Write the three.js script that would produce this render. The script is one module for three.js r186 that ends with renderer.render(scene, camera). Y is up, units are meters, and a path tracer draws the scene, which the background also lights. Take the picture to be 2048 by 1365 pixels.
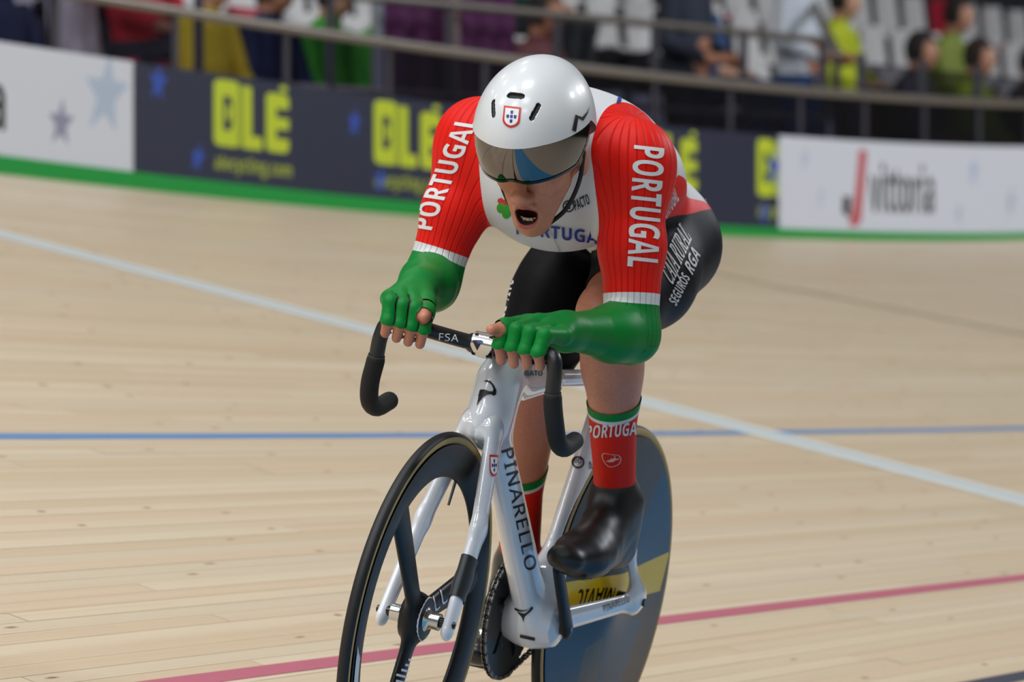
import * as THREE from 'three';
import { RoundedBoxGeometry } from 'three/addons/geometries/RoundedBoxGeometry.js';
import { mergeGeometries, mergeVertices } from 'three/addons/utils/BufferGeometryUtils.js';
import { TessellateModifier } from 'three/addons/modifiers/TessellateModifier.js';
import { FontLoader } from 'three/addons/loaders/FontLoader.js';
import { ImprovedNoise } from 'three/addons/math/ImprovedNoise.js';
import { RectAreaLightUniformsLib } from 'three/addons/lights/RectAreaLightUniformsLib.js';

// ---------------------------------------------------------------- camera, lights, exposure
RectAreaLightUniformsLib.init();
const scene = new THREE.Scene();
scene.background = new THREE.Color(0, 0, 0);
const camera = new THREE.PerspectiveCamera(2 * Math.atan(682.5 / 10000) * 180 / Math.PI, 2048 / 1365, 0.2, 200);
const EYE = 0.9237;                                   // camera height above the measurement line of the track
camera.position.set(0, EYE, 0);
camera.rotation.x = -0.01193;
camera.focus = 8.78;
camera.userData.fStop = 5.6;
const renderer = new THREE.WebGLRenderer({ antialias: true });
renderer.toneMapping = THREE.LinearToneMapping;
renderer.toneMappingExposure = 1.1;
renderer.shadowMap.enabled = true;
const LAMPS = { x: [-14, -8, -2], z: [-22, -15], y: 13, power: 60 };       // small bright lamps above the track and stands
const PANELS = { x: [-14, -7, 0], z: [-7, 1, 9], y: 14.2, power: 13 };                                  // wide soft light panels over the infield
const FLOODS = { at: [[15, 10, -30], [15, 10, -23], [15, 10, -16]], power: 150 };                          // floodlights over the infield, turned to the outer fence and stands

// ---------------------------------------------------------------- helpers
const V = (x, y, z) => new THREE.Vector3(x, y, z);
const font = await new FontLoader().loadAsync('fonts/droid/droid_sans_bold.typeface.json');
const fontR = await new FontLoader().loadAsync('fonts/droid/droid_sans_regular.typeface.json');
const fontS = await new FontLoader().loadAsync('fonts/droid/droid_serif_bold.typeface.json');
let seed = 7;
const rnd = () => { seed = (seed * 1664525 + 1013904223) >>> 0; return seed / 4294967296; };
const perlin = new ImprovedNoise();
const used = new Map();
function numbered(name) { const n = used.get(name) ?? 0; used.set(name, n + 1); return n ? `${name}_${String(n).padStart(3, '0')}` : name; }
function tag(o, label, category, group, kind) {
  o.userData.label = label; o.userData.category = category;
  if (group) o.userData.group = group;
  if (kind) o.userData.kind = kind;
  return o;
}
function lit(o) { o.traverse((m) => { if (m.isMesh) { m.castShadow = true; m.receiveShadow = true; } }); return o; }
function part(name, geometry, material, parent) { const m = new THREE.Mesh(geometry, material); m.name = name; m.castShadow = m.receiveShadow = true; parent.add(m); return m; }
function top(name, geometry, material) { return part(numbered(name), geometry, material, scene); }
function group(name) { const g = new THREE.Group(); g.name = numbered(name); scene.add(g); return g; }
function struct(name, geometry, material, label) { const m = top(name, geometry, material); m.userData.kind = 'structure'; if (label) m.userData.label = label; return m; }
const mat = (color, roughness = 0.6, extra = {}) => new THREE.MeshPhysicalMaterial({ color, roughness, side: THREE.DoubleSide, ...extra });
function canvas(w, h, draw, { srgb = true, repeat } = {}) {
  const c = document.createElement('canvas'); c.width = w; c.height = h;
  draw(c.getContext('2d'), w, h);
  const t = new THREE.CanvasTexture(c);
  if (srgb) t.colorSpace = THREE.SRGBColorSpace;
  t.wrapS = t.wrapT = repeat ? THREE.RepeatWrapping : THREE.ClampToEdgeWrapping;
  t.magFilter = THREE.LinearFilter;
  return t;
}
function merged(list) { return mergeGeometries(list.map((g) => { let q = g.index ? g.toNonIndexed() : g.clone(); for (const k of Object.keys(q.attributes)) if (!['position', 'normal', 'uv'].includes(k)) q.deleteAttribute(k); if (!q.attributes.uv) q.setAttribute('uv', new THREE.BufferAttribute(new Float32Array(q.attributes.position.count * 2), 2)); return q; })); }
function box(w, h, d, x = 0, y = 0, z = 0, r = 0) { const g = r ? new RoundedBoxGeometry(w, h, d, 2, r) : new THREE.BoxGeometry(w, h, d); g.translate(x, y, z); return g; }
function cyl(a, b, r0, r1 = r0, seg = 20, caps = true) {                      // cylinder from a to b
  const d = b.clone().sub(a), g = new THREE.CylinderGeometry(r1, r0, d.length(), seg, 1, !caps);
  g.applyQuaternion(new THREE.Quaternion().setFromUnitVectors(V(0, 1, 0), d.clone().normalize()));
  g.translate((a.x + b.x) / 2, (a.y + b.y) / 2, (a.z + b.z) / 2);
  return g;
}
function tube(pts, r, seg = 48, rad = 14, capped = true) {
  pts = pts.map((p) => (p.isVector3 ? p : V(...p))); const c = new THREE.CatmullRomCurve3(pts, false, 'centripetal'), g = new THREE.TubeGeometry(c, seg, r, rad, false);
  if (!capped) return g;
  const caps = [pts[0], pts[pts.length - 1]].map((p) => { const s = new THREE.SphereGeometry(r, rad, 8); s.translate(p.x, p.y, p.z); return s; });
  return merged([g, ...caps]);
}
function lathe(profile, seg = 96) {                                          // profile of [radius, z]; axis along z
  const g = new THREE.LatheGeometry(profile.map(([r, z]) => new THREE.Vector2(r, z)), seg);
  g.rotateX(Math.PI / 2);
  return g;
}
function grid(nu, nv, f, uvf) {                                              // parametric sheet with explicit uv
  const p = [], uv = [], ix = [];
  for (let j = 0; j <= nv; j++) for (let i = 0; i <= nu; i++) {
    const u = i / nu, v = j / nv, q = f(u, v); p.push(q.x, q.y, q.z);
    const t = uvf ? uvf(u, v) : [u, v]; uv.push(t[0], t[1]);
    if (i < nu && j < nv) { const a = j * (nu + 1) + i, b = a + 1, c = a + nu + 1, d = c + 1; ix.push(a, b, d, a, d, c); }
  }
  const g = new THREE.BufferGeometry();
  g.setAttribute('position', new THREE.Float32BufferAttribute(p, 3));
  g.setAttribute('uv', new THREE.Float32BufferAttribute(uv, 2));
  g.setIndex(ix); g.computeVertexNormals();
  return g;
}

// ---------------------------------------------------------------- signed distance fields, meshed with surface nets
const smin = (a, b, k) => { const h = Math.max(k - Math.abs(a - b), 0) / k; return Math.min(a, b) - h * h * k * 0.25; };
const smax = (a, b, k) => -smin(-a, -b, k);
function cap(a, b, ra, rb = ra) {                                            // tapered capsule
  const [ax, ay, az] = a, dx = b[0] - ax, dy = b[1] - ay, dz = b[2] - az, L = dx * dx + dy * dy + dz * dz || 1e-9;
  return (x, y, z) => {
    const px = x - ax, py = y - ay, pz = z - az; let t = (px * dx + py * dy + pz * dz) / L; t = t < 0 ? 0 : t > 1 ? 1 : t;
    const qx = px - dx * t, qy = py - dy * t, qz = pz - dz * t;
    return Math.sqrt(qx * qx + qy * qy + qz * qz) - (ra + (rb - ra) * t);
  };
}
function flat(f, c, n, s) {                                                  // squashes (s < 1) or widens f along the unit axis n about c
  const l = Math.hypot(...n), nx = n[0] / l, ny = n[1] / l, nz = n[2] / l, k = 1 / s - 1, m = Math.min(1, s);
  return (x, y, z) => { const d = ((x - c[0]) * nx + (y - c[1]) * ny + (z - c[2]) * nz) * k; return f(x + nx * d, y + ny * d, z + nz * d) * m; };
}
function ell(c, r, B) {                                                      // ellipsoid, B: three unit axes
  return (x, y, z) => {
    let a = x - c[0], b = y - c[1], d = z - c[2];
    if (B) { const p = a * B[0][0] + b * B[0][1] + d * B[0][2], q = a * B[1][0] + b * B[1][1] + d * B[1][2], s = a * B[2][0] + b * B[2][1] + d * B[2][2]; a = p; b = q; d = s; }
    const k0 = Math.hypot(a / r[0], b / r[1], d / r[2]), k1 = Math.hypot(a / (r[0] * r[0]), b / (r[1] * r[1]), d / (r[2] * r[2]));
    return k1 < 1e-9 ? -Math.min(...r) : k0 * (k0 - 1) / k1;
  };
}
function blend(list, k) { return (x, y, z) => { let d = list[0](x, y, z); for (let i = 1; i < list.length; i++) d = smin(d, list[i](x, y, z), k); return d; }; }
function nets(f, lo, hi, h, newton = 2) {
  const n = [0, 1, 2].map((i) => Math.ceil((hi[i] - lo[i]) / h) + 1), [nx, ny, nz] = n, G = new Float32Array(nx * ny * nz).fill(1), B = 5;
  const at = (i, j, k) => (k * ny + j) * nx + i;
  for (let k0 = 0; k0 < nz; k0 += B) for (let j0 = 0; j0 < ny; j0 += B) for (let i0 = 0; i0 < nx; i0 += B) {
    const c = f(lo[0] + (i0 + (B - 1) / 2) * h, lo[1] + (j0 + (B - 1) / 2) * h, lo[2] + (k0 + (B - 1) / 2) * h), skip = Math.abs(c) > B * h * 1.25;
    for (let k = k0; k < Math.min(k0 + B, nz); k++) for (let j = j0; j < Math.min(j0 + B, ny); j++) for (let i = i0; i < Math.min(i0 + B, nx); i++) G[at(i, j, k)] = skip ? c : f(lo[0] + i * h, lo[1] + j * h, lo[2] + k * h);
  }
  const id = new Int32Array(nx * ny * nz).fill(-1), P = [], I = [], E = [[0, 1], [0, 2], [0, 4], [1, 3], [1, 5], [2, 3], [2, 6], [3, 7], [4, 5], [4, 6], [5, 7], [6, 7]], g8 = new Float64Array(8);
  for (let k = 0; k < nz - 1; k++) for (let j = 0; j < ny - 1; j++) for (let i = 0; i < nx - 1; i++) {
    let m = 0;
    for (let c = 0; c < 8; c++) { g8[c] = G[at(i + (c & 1), j + ((c >> 1) & 1), k + (c >> 2))]; if (g8[c] < 0) m |= 1 << c; }
    if (m === 0 || m === 255) continue;
    let x = 0, y = 0, z = 0, w = 0;
    for (const [a, b] of E) if ((g8[a] < 0) !== (g8[b] < 0)) {
      const t = g8[a] / (g8[a] - g8[b]);
      x += (a & 1) + t * ((b & 1) - (a & 1)); y += ((a >> 1) & 1) + t * (((b >> 1) & 1) - ((a >> 1) & 1)); z += (a >> 2) + t * ((b >> 2) - (a >> 2)); w++;
    }
    id[at(i, j, k)] = P.length / 3; P.push(lo[0] + (i + x / w) * h, lo[1] + (j + y / w) * h, lo[2] + (k + z / w) * h);
  }
  const quad = (a, b, c, d, flip) => { if (a < 0 || b < 0 || c < 0 || d < 0) return; if (flip) I.push(a, c, b, a, d, c); else I.push(a, b, c, a, c, d); };
  for (let k = 1; k < nz - 1; k++) for (let j = 1; j < ny - 1; j++) for (let i = 1; i < nx - 1; i++) {
    const s = G[at(i, j, k)] < 0;
    if (s !== G[at(i + 1, j, k)] < 0) quad(id[at(i, j - 1, k - 1)], id[at(i, j, k - 1)], id[at(i, j, k)], id[at(i, j - 1, k)], !s);
    if (s !== G[at(i, j + 1, k)] < 0) quad(id[at(i - 1, j, k - 1)], id[at(i, j, k - 1)], id[at(i, j, k)], id[at(i - 1, j, k)], s);
    if (s !== G[at(i, j, k + 1)] < 0) quad(id[at(i - 1, j - 1, k)], id[at(i, j - 1, k)], id[at(i, j, k)], id[at(i - 1, j, k)], !s);
  }
  const N = new Float32Array(P.length), e = h * 0.15;
  for (let q = 0; q < P.length; q += 3) {
    let x = P[q], y = P[q + 1], z = P[q + 2], gx, gy, gz, l;
    for (let it = 0; it <= newton; it++) {
      const d = f(x, y, z);
      gx = (f(x + e, y, z) - f(x - e, y, z)) / (2 * e); gy = (f(x, y + e, z) - f(x, y - e, z)) / (2 * e); gz = (f(x, y, z + e) - f(x, y, z - e)) / (2 * e);
      l = Math.hypot(gx, gy, gz) || 1;
      if (it < newton) { const s = Math.max(-h * 0.6, Math.min(h * 0.6, d / l)) / l; x -= gx * s; y -= gy * s; z -= gz * s; }
    }
    P[q] = x; P[q + 1] = y; P[q + 2] = z; N[q] = gx / l; N[q + 1] = gy / l; N[q + 2] = gz / l;
  }
  return { P, N, I };
}
function toGeometry({ P, N, I }) {
  const g = new THREE.BufferGeometry();
  g.setAttribute('position', new THREE.Float32BufferAttribute(P, 3)); g.setAttribute('normal', new THREE.Float32BufferAttribute(N, 3)); g.setIndex(I);
  const uv = new Float32Array(P.length / 3 * 2); for (let i = 0; i < uv.length / 2; i++) { uv[i * 2] = P[i * 3] + P[i * 3 + 2]; uv[i * 2 + 1] = P[i * 3 + 1]; }
  g.setAttribute('uv', new THREE.BufferAttribute(uv, 2));
  return g;
}
// keeps the piece of a mesh where field >= 0, cutting triangles along the zero line
function clip({ P, N, I }, field) {
  const f = new Float64Array(P.length / 3); for (let i = 0; i < f.length; i++) f[i] = field(P[i * 3], P[i * 3 + 1], P[i * 3 + 2], N[i * 3], N[i * 3 + 1], N[i * 3 + 2]);
  const map = new Map(), oP = [], oN = [], oI = [], cut = new Map();
  const keep = (i) => { let m = map.get(i); if (m === undefined) { m = oP.length / 3; map.set(i, m); oP.push(P[i * 3], P[i * 3 + 1], P[i * 3 + 2]); oN.push(N[i * 3], N[i * 3 + 1], N[i * 3 + 2]); } return m; };
  const edge = (a, b) => {
    const key = a < b ? a * 4194304 + b : b * 4194304 + a; let m = cut.get(key); if (m !== undefined) return m;
    const t = f[a] / (f[a] - f[b]); m = oP.length / 3; cut.set(key, m);
    for (let c = 0; c < 3; c++) { oP.push(P[a * 3 + c] + t * (P[b * 3 + c] - P[a * 3 + c])); oN.push(N[a * 3 + c] + t * (N[b * 3 + c] - N[a * 3 + c])); }
    return m;
  };
  for (let q = 0; q < I.length; q += 3) {
    const v = [I[q], I[q + 1], I[q + 2]], s = v.map((i) => f[i] >= 0), c = s[0] + s[1] + s[2];
    if (c === 0) continue;
    if (c === 3) { oI.push(...v.map(keep)); continue; }
    const r = c === 1 ? s.indexOf(true) : s.indexOf(false), a = v[r], b = v[(r + 1) % 3], d = v[(r + 2) % 3];
    if (c === 1) oI.push(keep(a), edge(a, b), edge(a, d));
    else { const e1 = edge(a, b), e2 = edge(a, d), kb = keep(b), kd = keep(d); oI.push(e1, kb, kd, e1, kd, e2); }
  }
  return { P: oP, N: oN, I: oI };
}
function grow(m, d) { const P = new Array(m.P.length); for (let i = 0; i < P.length; i++) P[i] = m.P[i] + m.N[i] * (typeof d === 'function' ? d(m.P, i - i % 3) : d); return { P, N: m.N, I: m.I }; }
function joined(list) { const P = [], N = [], I = []; for (const m of list) { const o = P.length / 3; for (const v of m.P) P.push(v); for (const v of m.N) N.push(v); for (const v of m.I) I.push(v + o); } return { P, N, I }; }
function textShapes(str, face = font, spacing = 0) {                         // capital height 1, returns {shapes, width}
  let x = 0; const all = [];
  for (const ch of str) {
    const adv = (face.data.glyphs[ch]?.ha ?? 600) / face.data.resolution / 0.72;
    if (ch !== ' ') for (const s of face.generateShapes(ch, 1 / 0.72)) {
      const mv = (c) => { for (const k of c.curves) for (const key of ['v0', 'v1', 'v2', 'v3']) if (k[key]) k[key].x += x; };
      mv(s); s.holes.forEach(mv); all.push(s);
    }
    x += adv + spacing;
  }
  return { shapes: all, width: x - spacing };
}
// print a word from point a to point b (baseline), c the top of the first letter; all in the frame of f
function word(str, f, a, b, c, n, face = font, opt = {}) {
  const A = V(...a), u = V(...b).sub(A), v = V(...c).sub(A), t = textShapes(str, face, opt.spacing ?? 0);
  u.divideScalar(t.width);
  const g = new THREE.ShapeGeometry(t.shapes, 6), q = g.index ? g.toNonIndexed() : g, lu = u.length(), lv = v.length(), p = q.attributes.position, cell = opt.cell ?? 0.006;
  for (let i = 0; i < p.count; i++) p.setXY(i, p.getX(i) * lu, p.getY(i) * lv);
  const tess = new TessellateModifier(cell, 7).modify(q);
  return castOn(tess, f, A, u.normalize(), v.normalize(), V(...n).normalize(), opt.off ?? 0.0011, cell, opt.reach ?? 0.25);
}
// casts finely cut flat shapes along -n onto the surface of the field f
function castOn(g, f, o, u, v, n, off, cell, reach) {
  const p = g.attributes.position, P = [], N = [], I = [], ok = [], e = 0.0008, turned = u.clone().cross(v).dot(n) < 0;
  for (let i = 0; i < p.count; i++) {
    const a = p.getX(i), b = p.getY(i);
    let x = o.x + u.x * a + v.x * b + n.x * reach, y = o.y + u.y * a + v.y * b + n.y * reach, z = o.z + u.z * a + v.z * b + n.z * reach, hit = false;
    for (let s = 0, t = 0; s < 140 && t < reach * 2.4; s++) { const d = f(x, y, z); if (d < 0.0004) { hit = true; break; } const st = Math.max(d * 0.8, 0.0004); t += st; x -= n.x * st; y -= n.y * st; z -= n.z * st; }
    let gx = f(x + e, y, z) - f(x - e, y, z), gy = f(x, y + e, z) - f(x, y - e, z), gz = f(x, y, z + e) - f(x, y, z - e); const l = Math.hypot(gx, gy, gz) || 1; gx /= l; gy /= l; gz /= l;
    ok.push(hit); P.push(x + gx * off, y + gy * off, z + gz * off); N.push(gx, gy, gz);
  }
  for (let i = 0; i < p.count; i += 3) {
    if (!(ok[i] && ok[i + 1] && ok[i + 2])) continue;
    const far = (a, b) => Math.hypot(P[a * 3] - P[b * 3], P[a * 3 + 1] - P[b * 3 + 1], P[a * 3 + 2] - P[b * 3 + 2]) > cell * 7;
    if (far(i, i + 1) || far(i + 1, i + 2) || far(i, i + 2)) continue;
    if (turned) I.push(i, i + 2, i + 1); else I.push(i, i + 1, i + 2);
  }
  return toGeometry({ P, N, I });
}
// a drawn outline (shapes in metres) printed around point o with axes u, v
function mark(shapes, f, o, u, v, n, opt = {}) {
  const g = new THREE.ShapeGeometry(shapes, 12), t = new TessellateModifier(opt.cell ?? 0.005, 6).modify(g.index ? g.toNonIndexed() : g);
  return castOn(t, f, V(...o), V(...u).normalize(), V(...v).normalize(), V(...n).normalize(), opt.off ?? 0.0011, opt.cell ?? 0.005, opt.reach ?? 0.2);
}
function poly(pts) { return new THREE.Shape(pts.map(([x, y]) => new THREE.Vector2(x, y))); }
function curveShape(pts, div = 60) { const c = new THREE.CatmullRomCurve3(pts.map(([x, y]) => V(x, y, 0)), true, 'centripetal'); return new THREE.Shape(c.getPoints(div).slice(0, -1).map((p) => new THREE.Vector2(p.x, p.y))); }
function ring(cx, cy, r0, r1) { const s = new THREE.Shape(); s.absarc(cx, cy, r1, 0, Math.PI * 2); const h = new THREE.Path(); h.absarc(cx, cy, r0, 0, Math.PI * 2, true); s.holes.push(h); return s; }
// ---------------------------------------------------------------- the banked track: path of the measurement line, offset t up the banking
const PATH = (() => {
  const ds = 0.05, s0 = -16, n = Math.round((44 - s0) / ds), S = [], PSI = [], X = [], Z = [];
  const rate = (s) => (s > 20 ? 0 : 0.01991 - 0.00184 * Math.max(s, -4));
  for (let i = 0; i <= n; i++) S.push(s0 + i * ds);
  const i0 = Math.round(-s0 / ds); PSI[i0] = 0.43264; X[i0] = -0.2295; Z[i0] = -8.8648;
  for (let i = i0; i < n; i++) { PSI[i + 1] = PSI[i] + rate(S[i]) * ds; X[i + 1] = X[i] + Math.sin(PSI[i]) * ds; Z[i + 1] = Z[i] - Math.cos(PSI[i]) * ds; }
  for (let i = i0; i > 0; i--) { PSI[i - 1] = PSI[i] - rate(S[i]) * ds; X[i - 1] = X[i] - Math.sin(PSI[i]) * ds; Z[i - 1] = Z[i] + Math.cos(PSI[i]) * ds; }
  const at = (A, s) => { const q = Math.min(Math.max((s - s0) / ds, 0), n - 1e-6), i = Math.floor(q); return A[i] + (A[i + 1] - A[i]) * (q - i); };
  return { psi: (s) => at(PSI, s), x: (s) => at(X, s), z: (s) => at(Z, s) };
})();
const bank = (s) => { const q = Math.min(Math.max(s, -9), 20); return 0.2934 - 0.01576 * q + 0.00047 * q * q; };
const wallT = (s) => { const q = Math.min(Math.max(s, 0), 24); return 7.16594 - 0.00363 * (q - 10) + 0.00019 * (q - 10) ** 2; };
const INNER = -0.23;
function track(s, t, up = 0) {
  const a = PATH.psi(s), b = bank(s), h = t - 0.00986, c = h * Math.cos(b) - up * Math.sin(b);
  return V(PATH.x(s) - Math.cos(a) * c, h * Math.sin(b) + up * Math.cos(b), PATH.z(s) - Math.sin(a) * c);
}
function beyond(s, d, y) { const p = track(s, wallT(s)), a = PATH.psi(s); return V(p.x - Math.cos(a) * d, y, p.z - Math.sin(a) * d); }   // a place behind the outer fence
const wallBase = (s) => track(s, wallT(s)).y;

// wood: pale pine strips
const woodTone = [[214, 195, 166], [218, 200, 171], [211, 190, 159], [220, 203, 175], [216, 194, 163], [212, 195, 168]];
function grain(c, x, y, w, h, tone) {
  const k = 0.985 + 0.03 * rnd();
  c.fillStyle = `rgb(${tone.map((v) => Math.min(255, v * k) | 0)})`; c.fillRect(x, y, w, h);
  for (let i = 0; i < 16; i++) { c.fillStyle = `rgba(${rnd() < 0.6 ? '165,125,80' : '245,232,205'},${0.03 + 0.08 * rnd()})`; c.fillRect(x + rnd() * w * 0.7, y + rnd() * h, w * (0.1 + 0.5 * rnd()), 1 + rnd() * h * 0.1); }
}
function knot(c, x, y, a, b) { c.fillStyle = 'rgba(150,110,75,0.35)'; c.beginPath(); c.ellipse(x, y, a * 1.7, b * 1.5, 0, 0, 7); c.fill(); c.fillStyle = 'rgba(120,88,62,0.55)'; c.beginPath(); c.ellipse(x, y, a, b, 0, 0, 7); c.fill(); }
const PW = 0.05;                                                             // width of a strip of wood
const plankMaps = [0, 1, 2, 3, 4, 5].map((k) => canvas(2048, 128, (c, w, h) => {
  grain(c, 0, 0, w, h, woodTone[k]);
  for (let i = 0; i < 1 + k % 2; i++) knot(c, rnd() * w, h * (0.2 + 0.6 * rnd()), 5 + rnd() * 5, 7 + rnd() * 8);
}, { repeat: true }));
const plankMats = plankMaps.map((m) => new THREE.MeshPhysicalMaterial({ map: m, roughness: 0.42, side: THREE.DoubleSide }));
const farMap = canvas(2048, 1536, (c, w, h) => {                             // 8 m of strips, 48 rows = 2.4 m
  const rh = h / 48;
  for (let r = 0; r < 48; r++) { let x = -rnd() * 500; while (x < w) { const l = 380 + rnd() * 420; grain(c, x, r * rh, l, rh, woodTone[(rnd() * 6) | 0]); if (rnd() < 0.8) knot(c, x + rnd() * l, (r + 0.5) * rh, 3, 5); c.fillStyle = 'rgba(120,95,65,0.5)'; c.fillRect(x, r * rh, 1, rh); x += l; } c.fillStyle = 'rgba(130,105,75,0.30)'; c.fillRect(0, r * rh, w, 1.2); }
}, { repeat: true });
const farWood = new THREE.MeshPhysicalMaterial({ map: farMap, roughness: 0.42, side: THREE.DoubleSide });
const patch = (s0, s1, t0, t1, ns, nt, up = 0) => grid(ns, nt, (u, v) => track(s0 + (s1 - s0) * u, (typeof t0 === 'function' ? t0(s0 + (s1 - s0) * u) : t0) * (1 - v) + (typeof t1 === 'function' ? t1(s0 + (s1 - s0) * u) : t1) * v, up),
  (u, v) => [(s0 + (s1 - s0) * u) / 8, ((typeof t0 === 'function' ? t0(0) : t0) * (1 - v) + (typeof t1 === 'function' ? t1(s0 + (s1 - s0) * u) : t1) * v) / 2.4]);
const PS0 = -1.6, PS1 = 9.4, PT0 = INNER, PT1 = INNER + PW * 56;
const floor = struct('floor', merged([patch(-16, PS0, INNER, wallT, 40, 10), patch(PS1, 43, INNER, wallT, 90, 10), patch(PS0, PS1, PT1, wallT, 40, 10), patch(PS0, PS1, PT0, PT1, 40, 6, -0.024)]), farWood, 'banked track of pale pine strips');
for (let r = 0; r < 56; r++) {                                               // the strips near enough to be told apart, laid one by one
  const t0 = PT0 + r * PW + 0.0006, t1 = PT0 + (r + 1) * PW - 0.0006;
  let s = PS0; const cuts = [PS0]; s += 0.7 + rnd() * 1.9;
  while (s < PS1 - 1.0) { cuts.push(s); s += 2.1 + rnd() * 1.4; }
  cuts.push(PS1);
  for (let i = 0; i < cuts.length - 1; i++) {
    const a = cuts[i] + 0.0008, b = cuts[i + 1] - 0.0008, up = (rnd() - 0.5) * 0.0006, k = (rnd() * 6) | 0, du = rnd() * 5, n = 5, P = [], UV = [], ix = [];
    for (let j = 0; j <= n; j++) {
      const q = a + (b - a) * j / n;
      for (const [t, h] of [[t0, -0.02], [t0, up], [t1, up], [t1, -0.02]]) { const p = track(q, t, h); P.push(p.x, p.y, p.z); UV.push((q - a) / 4 + du, (t - t0) / PW); }
    }
    for (let j = 0; j < n; j++) for (let e = 0; e < 3; e++) { const o = j * 4 + e; ix.push(o, o + 1, o + 5, o, o + 5, o + 4); }
    const g = new THREE.BufferGeometry(); g.setAttribute('position', new THREE.Float32BufferAttribute(P, 3)); g.setAttribute('uv', new THREE.Float32BufferAttribute(UV, 2)); g.setIndex(ix);
    const f = g.toNonIndexed(); f.computeVertexNormals();
    part('plank', f, plankMats[k], floor);
  }
}
// painted lines
const strip = (s0, s1, t0, t1, n = 60) => patch(s0, s1, t0, t1, n, 1, 0.0012);
const paint = (c, r = 0.45) => mat(c, r);
part('red_line', strip(-14, 42, 0.585, 0.634, 160), paint('#bd6b7a'), floor).userData.label = 'red sprinters line';
part('blue_line', strip(-14, 42, 2.145, 2.195, 160), paint('#6f93bf'), floor).userData.label = 'blue stayers line';
part('black_line', strip(-14, 42, -0.025, 0.025, 160), paint('#4a4c58'), floor).userData.label = 'dark measurement line';
const cross = (s0, s1) => grid(2, 60, (u, v) => track(s0 + (s1 - s0) * u, INNER + (wallT(6) - INNER) * v, 0.0016));
part('white_cross_line', merged([cross(5.985, 6.07), cross(6.165, 6.215)]), paint('#dfe6e4'), floor).userData.label = 'white line across the track';
part('grey_cross_line', cross(6.07, 6.165), paint('#c3cbcb'), floor).userData.label = 'pale grey middle of the white cross line';
part('brown_cross_line', cross(12.02, 12.1), paint('#a8957c'), floor).userData.label = 'thin brownish line across the track';  // narrow brownish-grey strip, parallel to the white cross line

// infield: sky-blue safety band, then a grey floor
const bandBase = (s) => track(s, INNER);
const band = struct('floor', grid(140, 3, (u, v) => { const s = -16 + 59 * u, p = bandBase(s), a = PATH.psi(s); return V(p.x + Math.cos(a) * 0.95 * v, p.y - 0.035 * v, p.z + Math.sin(a) * 0.95 * v); }), mat('#3f8fc4', 0.5), 'sky-blue safety band inside the track');
const ground = struct('floor', box(76, 0.3, 80, 1, -0.42, -15), mat('#b3aa9b', 0.55), 'pale infield floor of the hall');

// ---------------------------------------------------------------- hall
const plaster = mat('#a9a8a6', 0.85), roofM = mat('#8d8f92', 0.8);
struct('wall_back', box(76, 17, 0.4, 1, 7.8, -55), plaster); struct('wall_front', box(76, 17, 0.4, 1, 7.8, 25), plaster);
struct('wall_left', box(0.4, 17, 80, -37, 7.8, -15), plaster); struct('wall_right', box(0.4, 17, 80, 39, 7.8, -15), plaster);
struct('ceiling', box(76, 0.4, 80, 1, 16.0, -15), roofM);
const lampBody = mat('#3c3d40', 0.5), lampGlow = new THREE.MeshStandardMaterial({ color: '#ffffff', emissive: new THREE.Color(1, 0.98, 0.95), emissiveIntensity: 8 }), panelGlow = new THREE.MeshStandardMaterial({ color: '#ffffff', emissive: new THREE.Color(0.97, 0.98, 1), emissiveIntensity: 1.2 });
{
  const ord = ['first', 'second', 'third', 'fourth', 'fifth', 'sixth'];
  const set = (kind, L, w, d, glow, color, group_) => {
    const bodyG = merged([box(w + 0.1, 0.12, d + 0.1, 0, 0.08, 0, 0.02), ...[-1, 1].map((s) => box(0.04, 15.6 - L.y, 0.04, s * w * 0.35, (15.6 - L.y) / 2, 0))]), glowG = box(w, 0.015, d, 0, 0.005, 0);
    L.z.forEach((z, j) => L.x.forEach((x, i) => {
      const g = group(kind); g.position.set(x, L.y, z);
      part('housing', bodyG, lampBody, g); part('glowing_panel', glowG, glow, g);
      const l = new THREE.RectAreaLight(color, L.power, w, d); l.rotation.x = -Math.PI / 2; l.position.y = -0.03; g.add(l);
      tag(g, `${group_ === 'wide panels' ? 'wide soft light panel' : 'small rectangular floodlight'} under the ceiling, ${ord[i]} in the ${ord[j]} row`, 'lamp', group_);
    }));
  };
  set('ceiling_lamp', LAMPS, 0.8, 0.5, lampGlow, 0xfffaf2, 'hall floodlights');
  const ord3 = ['far', 'middle', 'near'];
  FLOODS.at.forEach(([x, y, z], i) => {
    const g = group('floodlight'); g.position.set(x, y, z); g.lookAt(-1, 1.5, z - 1.5);
    part('housing', box(1.5, 1.0, 0.2, 0, 0, -0.12, 0.03), lampBody, g); part('glowing_panel', box(1.4, 0.9, 0.015), lampGlow, g);
    const l = new THREE.RectAreaLight(0xf0f5ff, FLOODS.power, 1.4, 0.9); l.rotation.y = Math.PI; l.position.z = 0.03; g.add(l);
    tag(g, `${ord3[i]} tilted floodlight over the infield, aimed at the stands`, 'lamp', 'tilted floodlights');
  });
  set('ceiling_panel', PANELS, 4, 3, panelGlow, 0xf7faff, 'wide panels');
}

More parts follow.
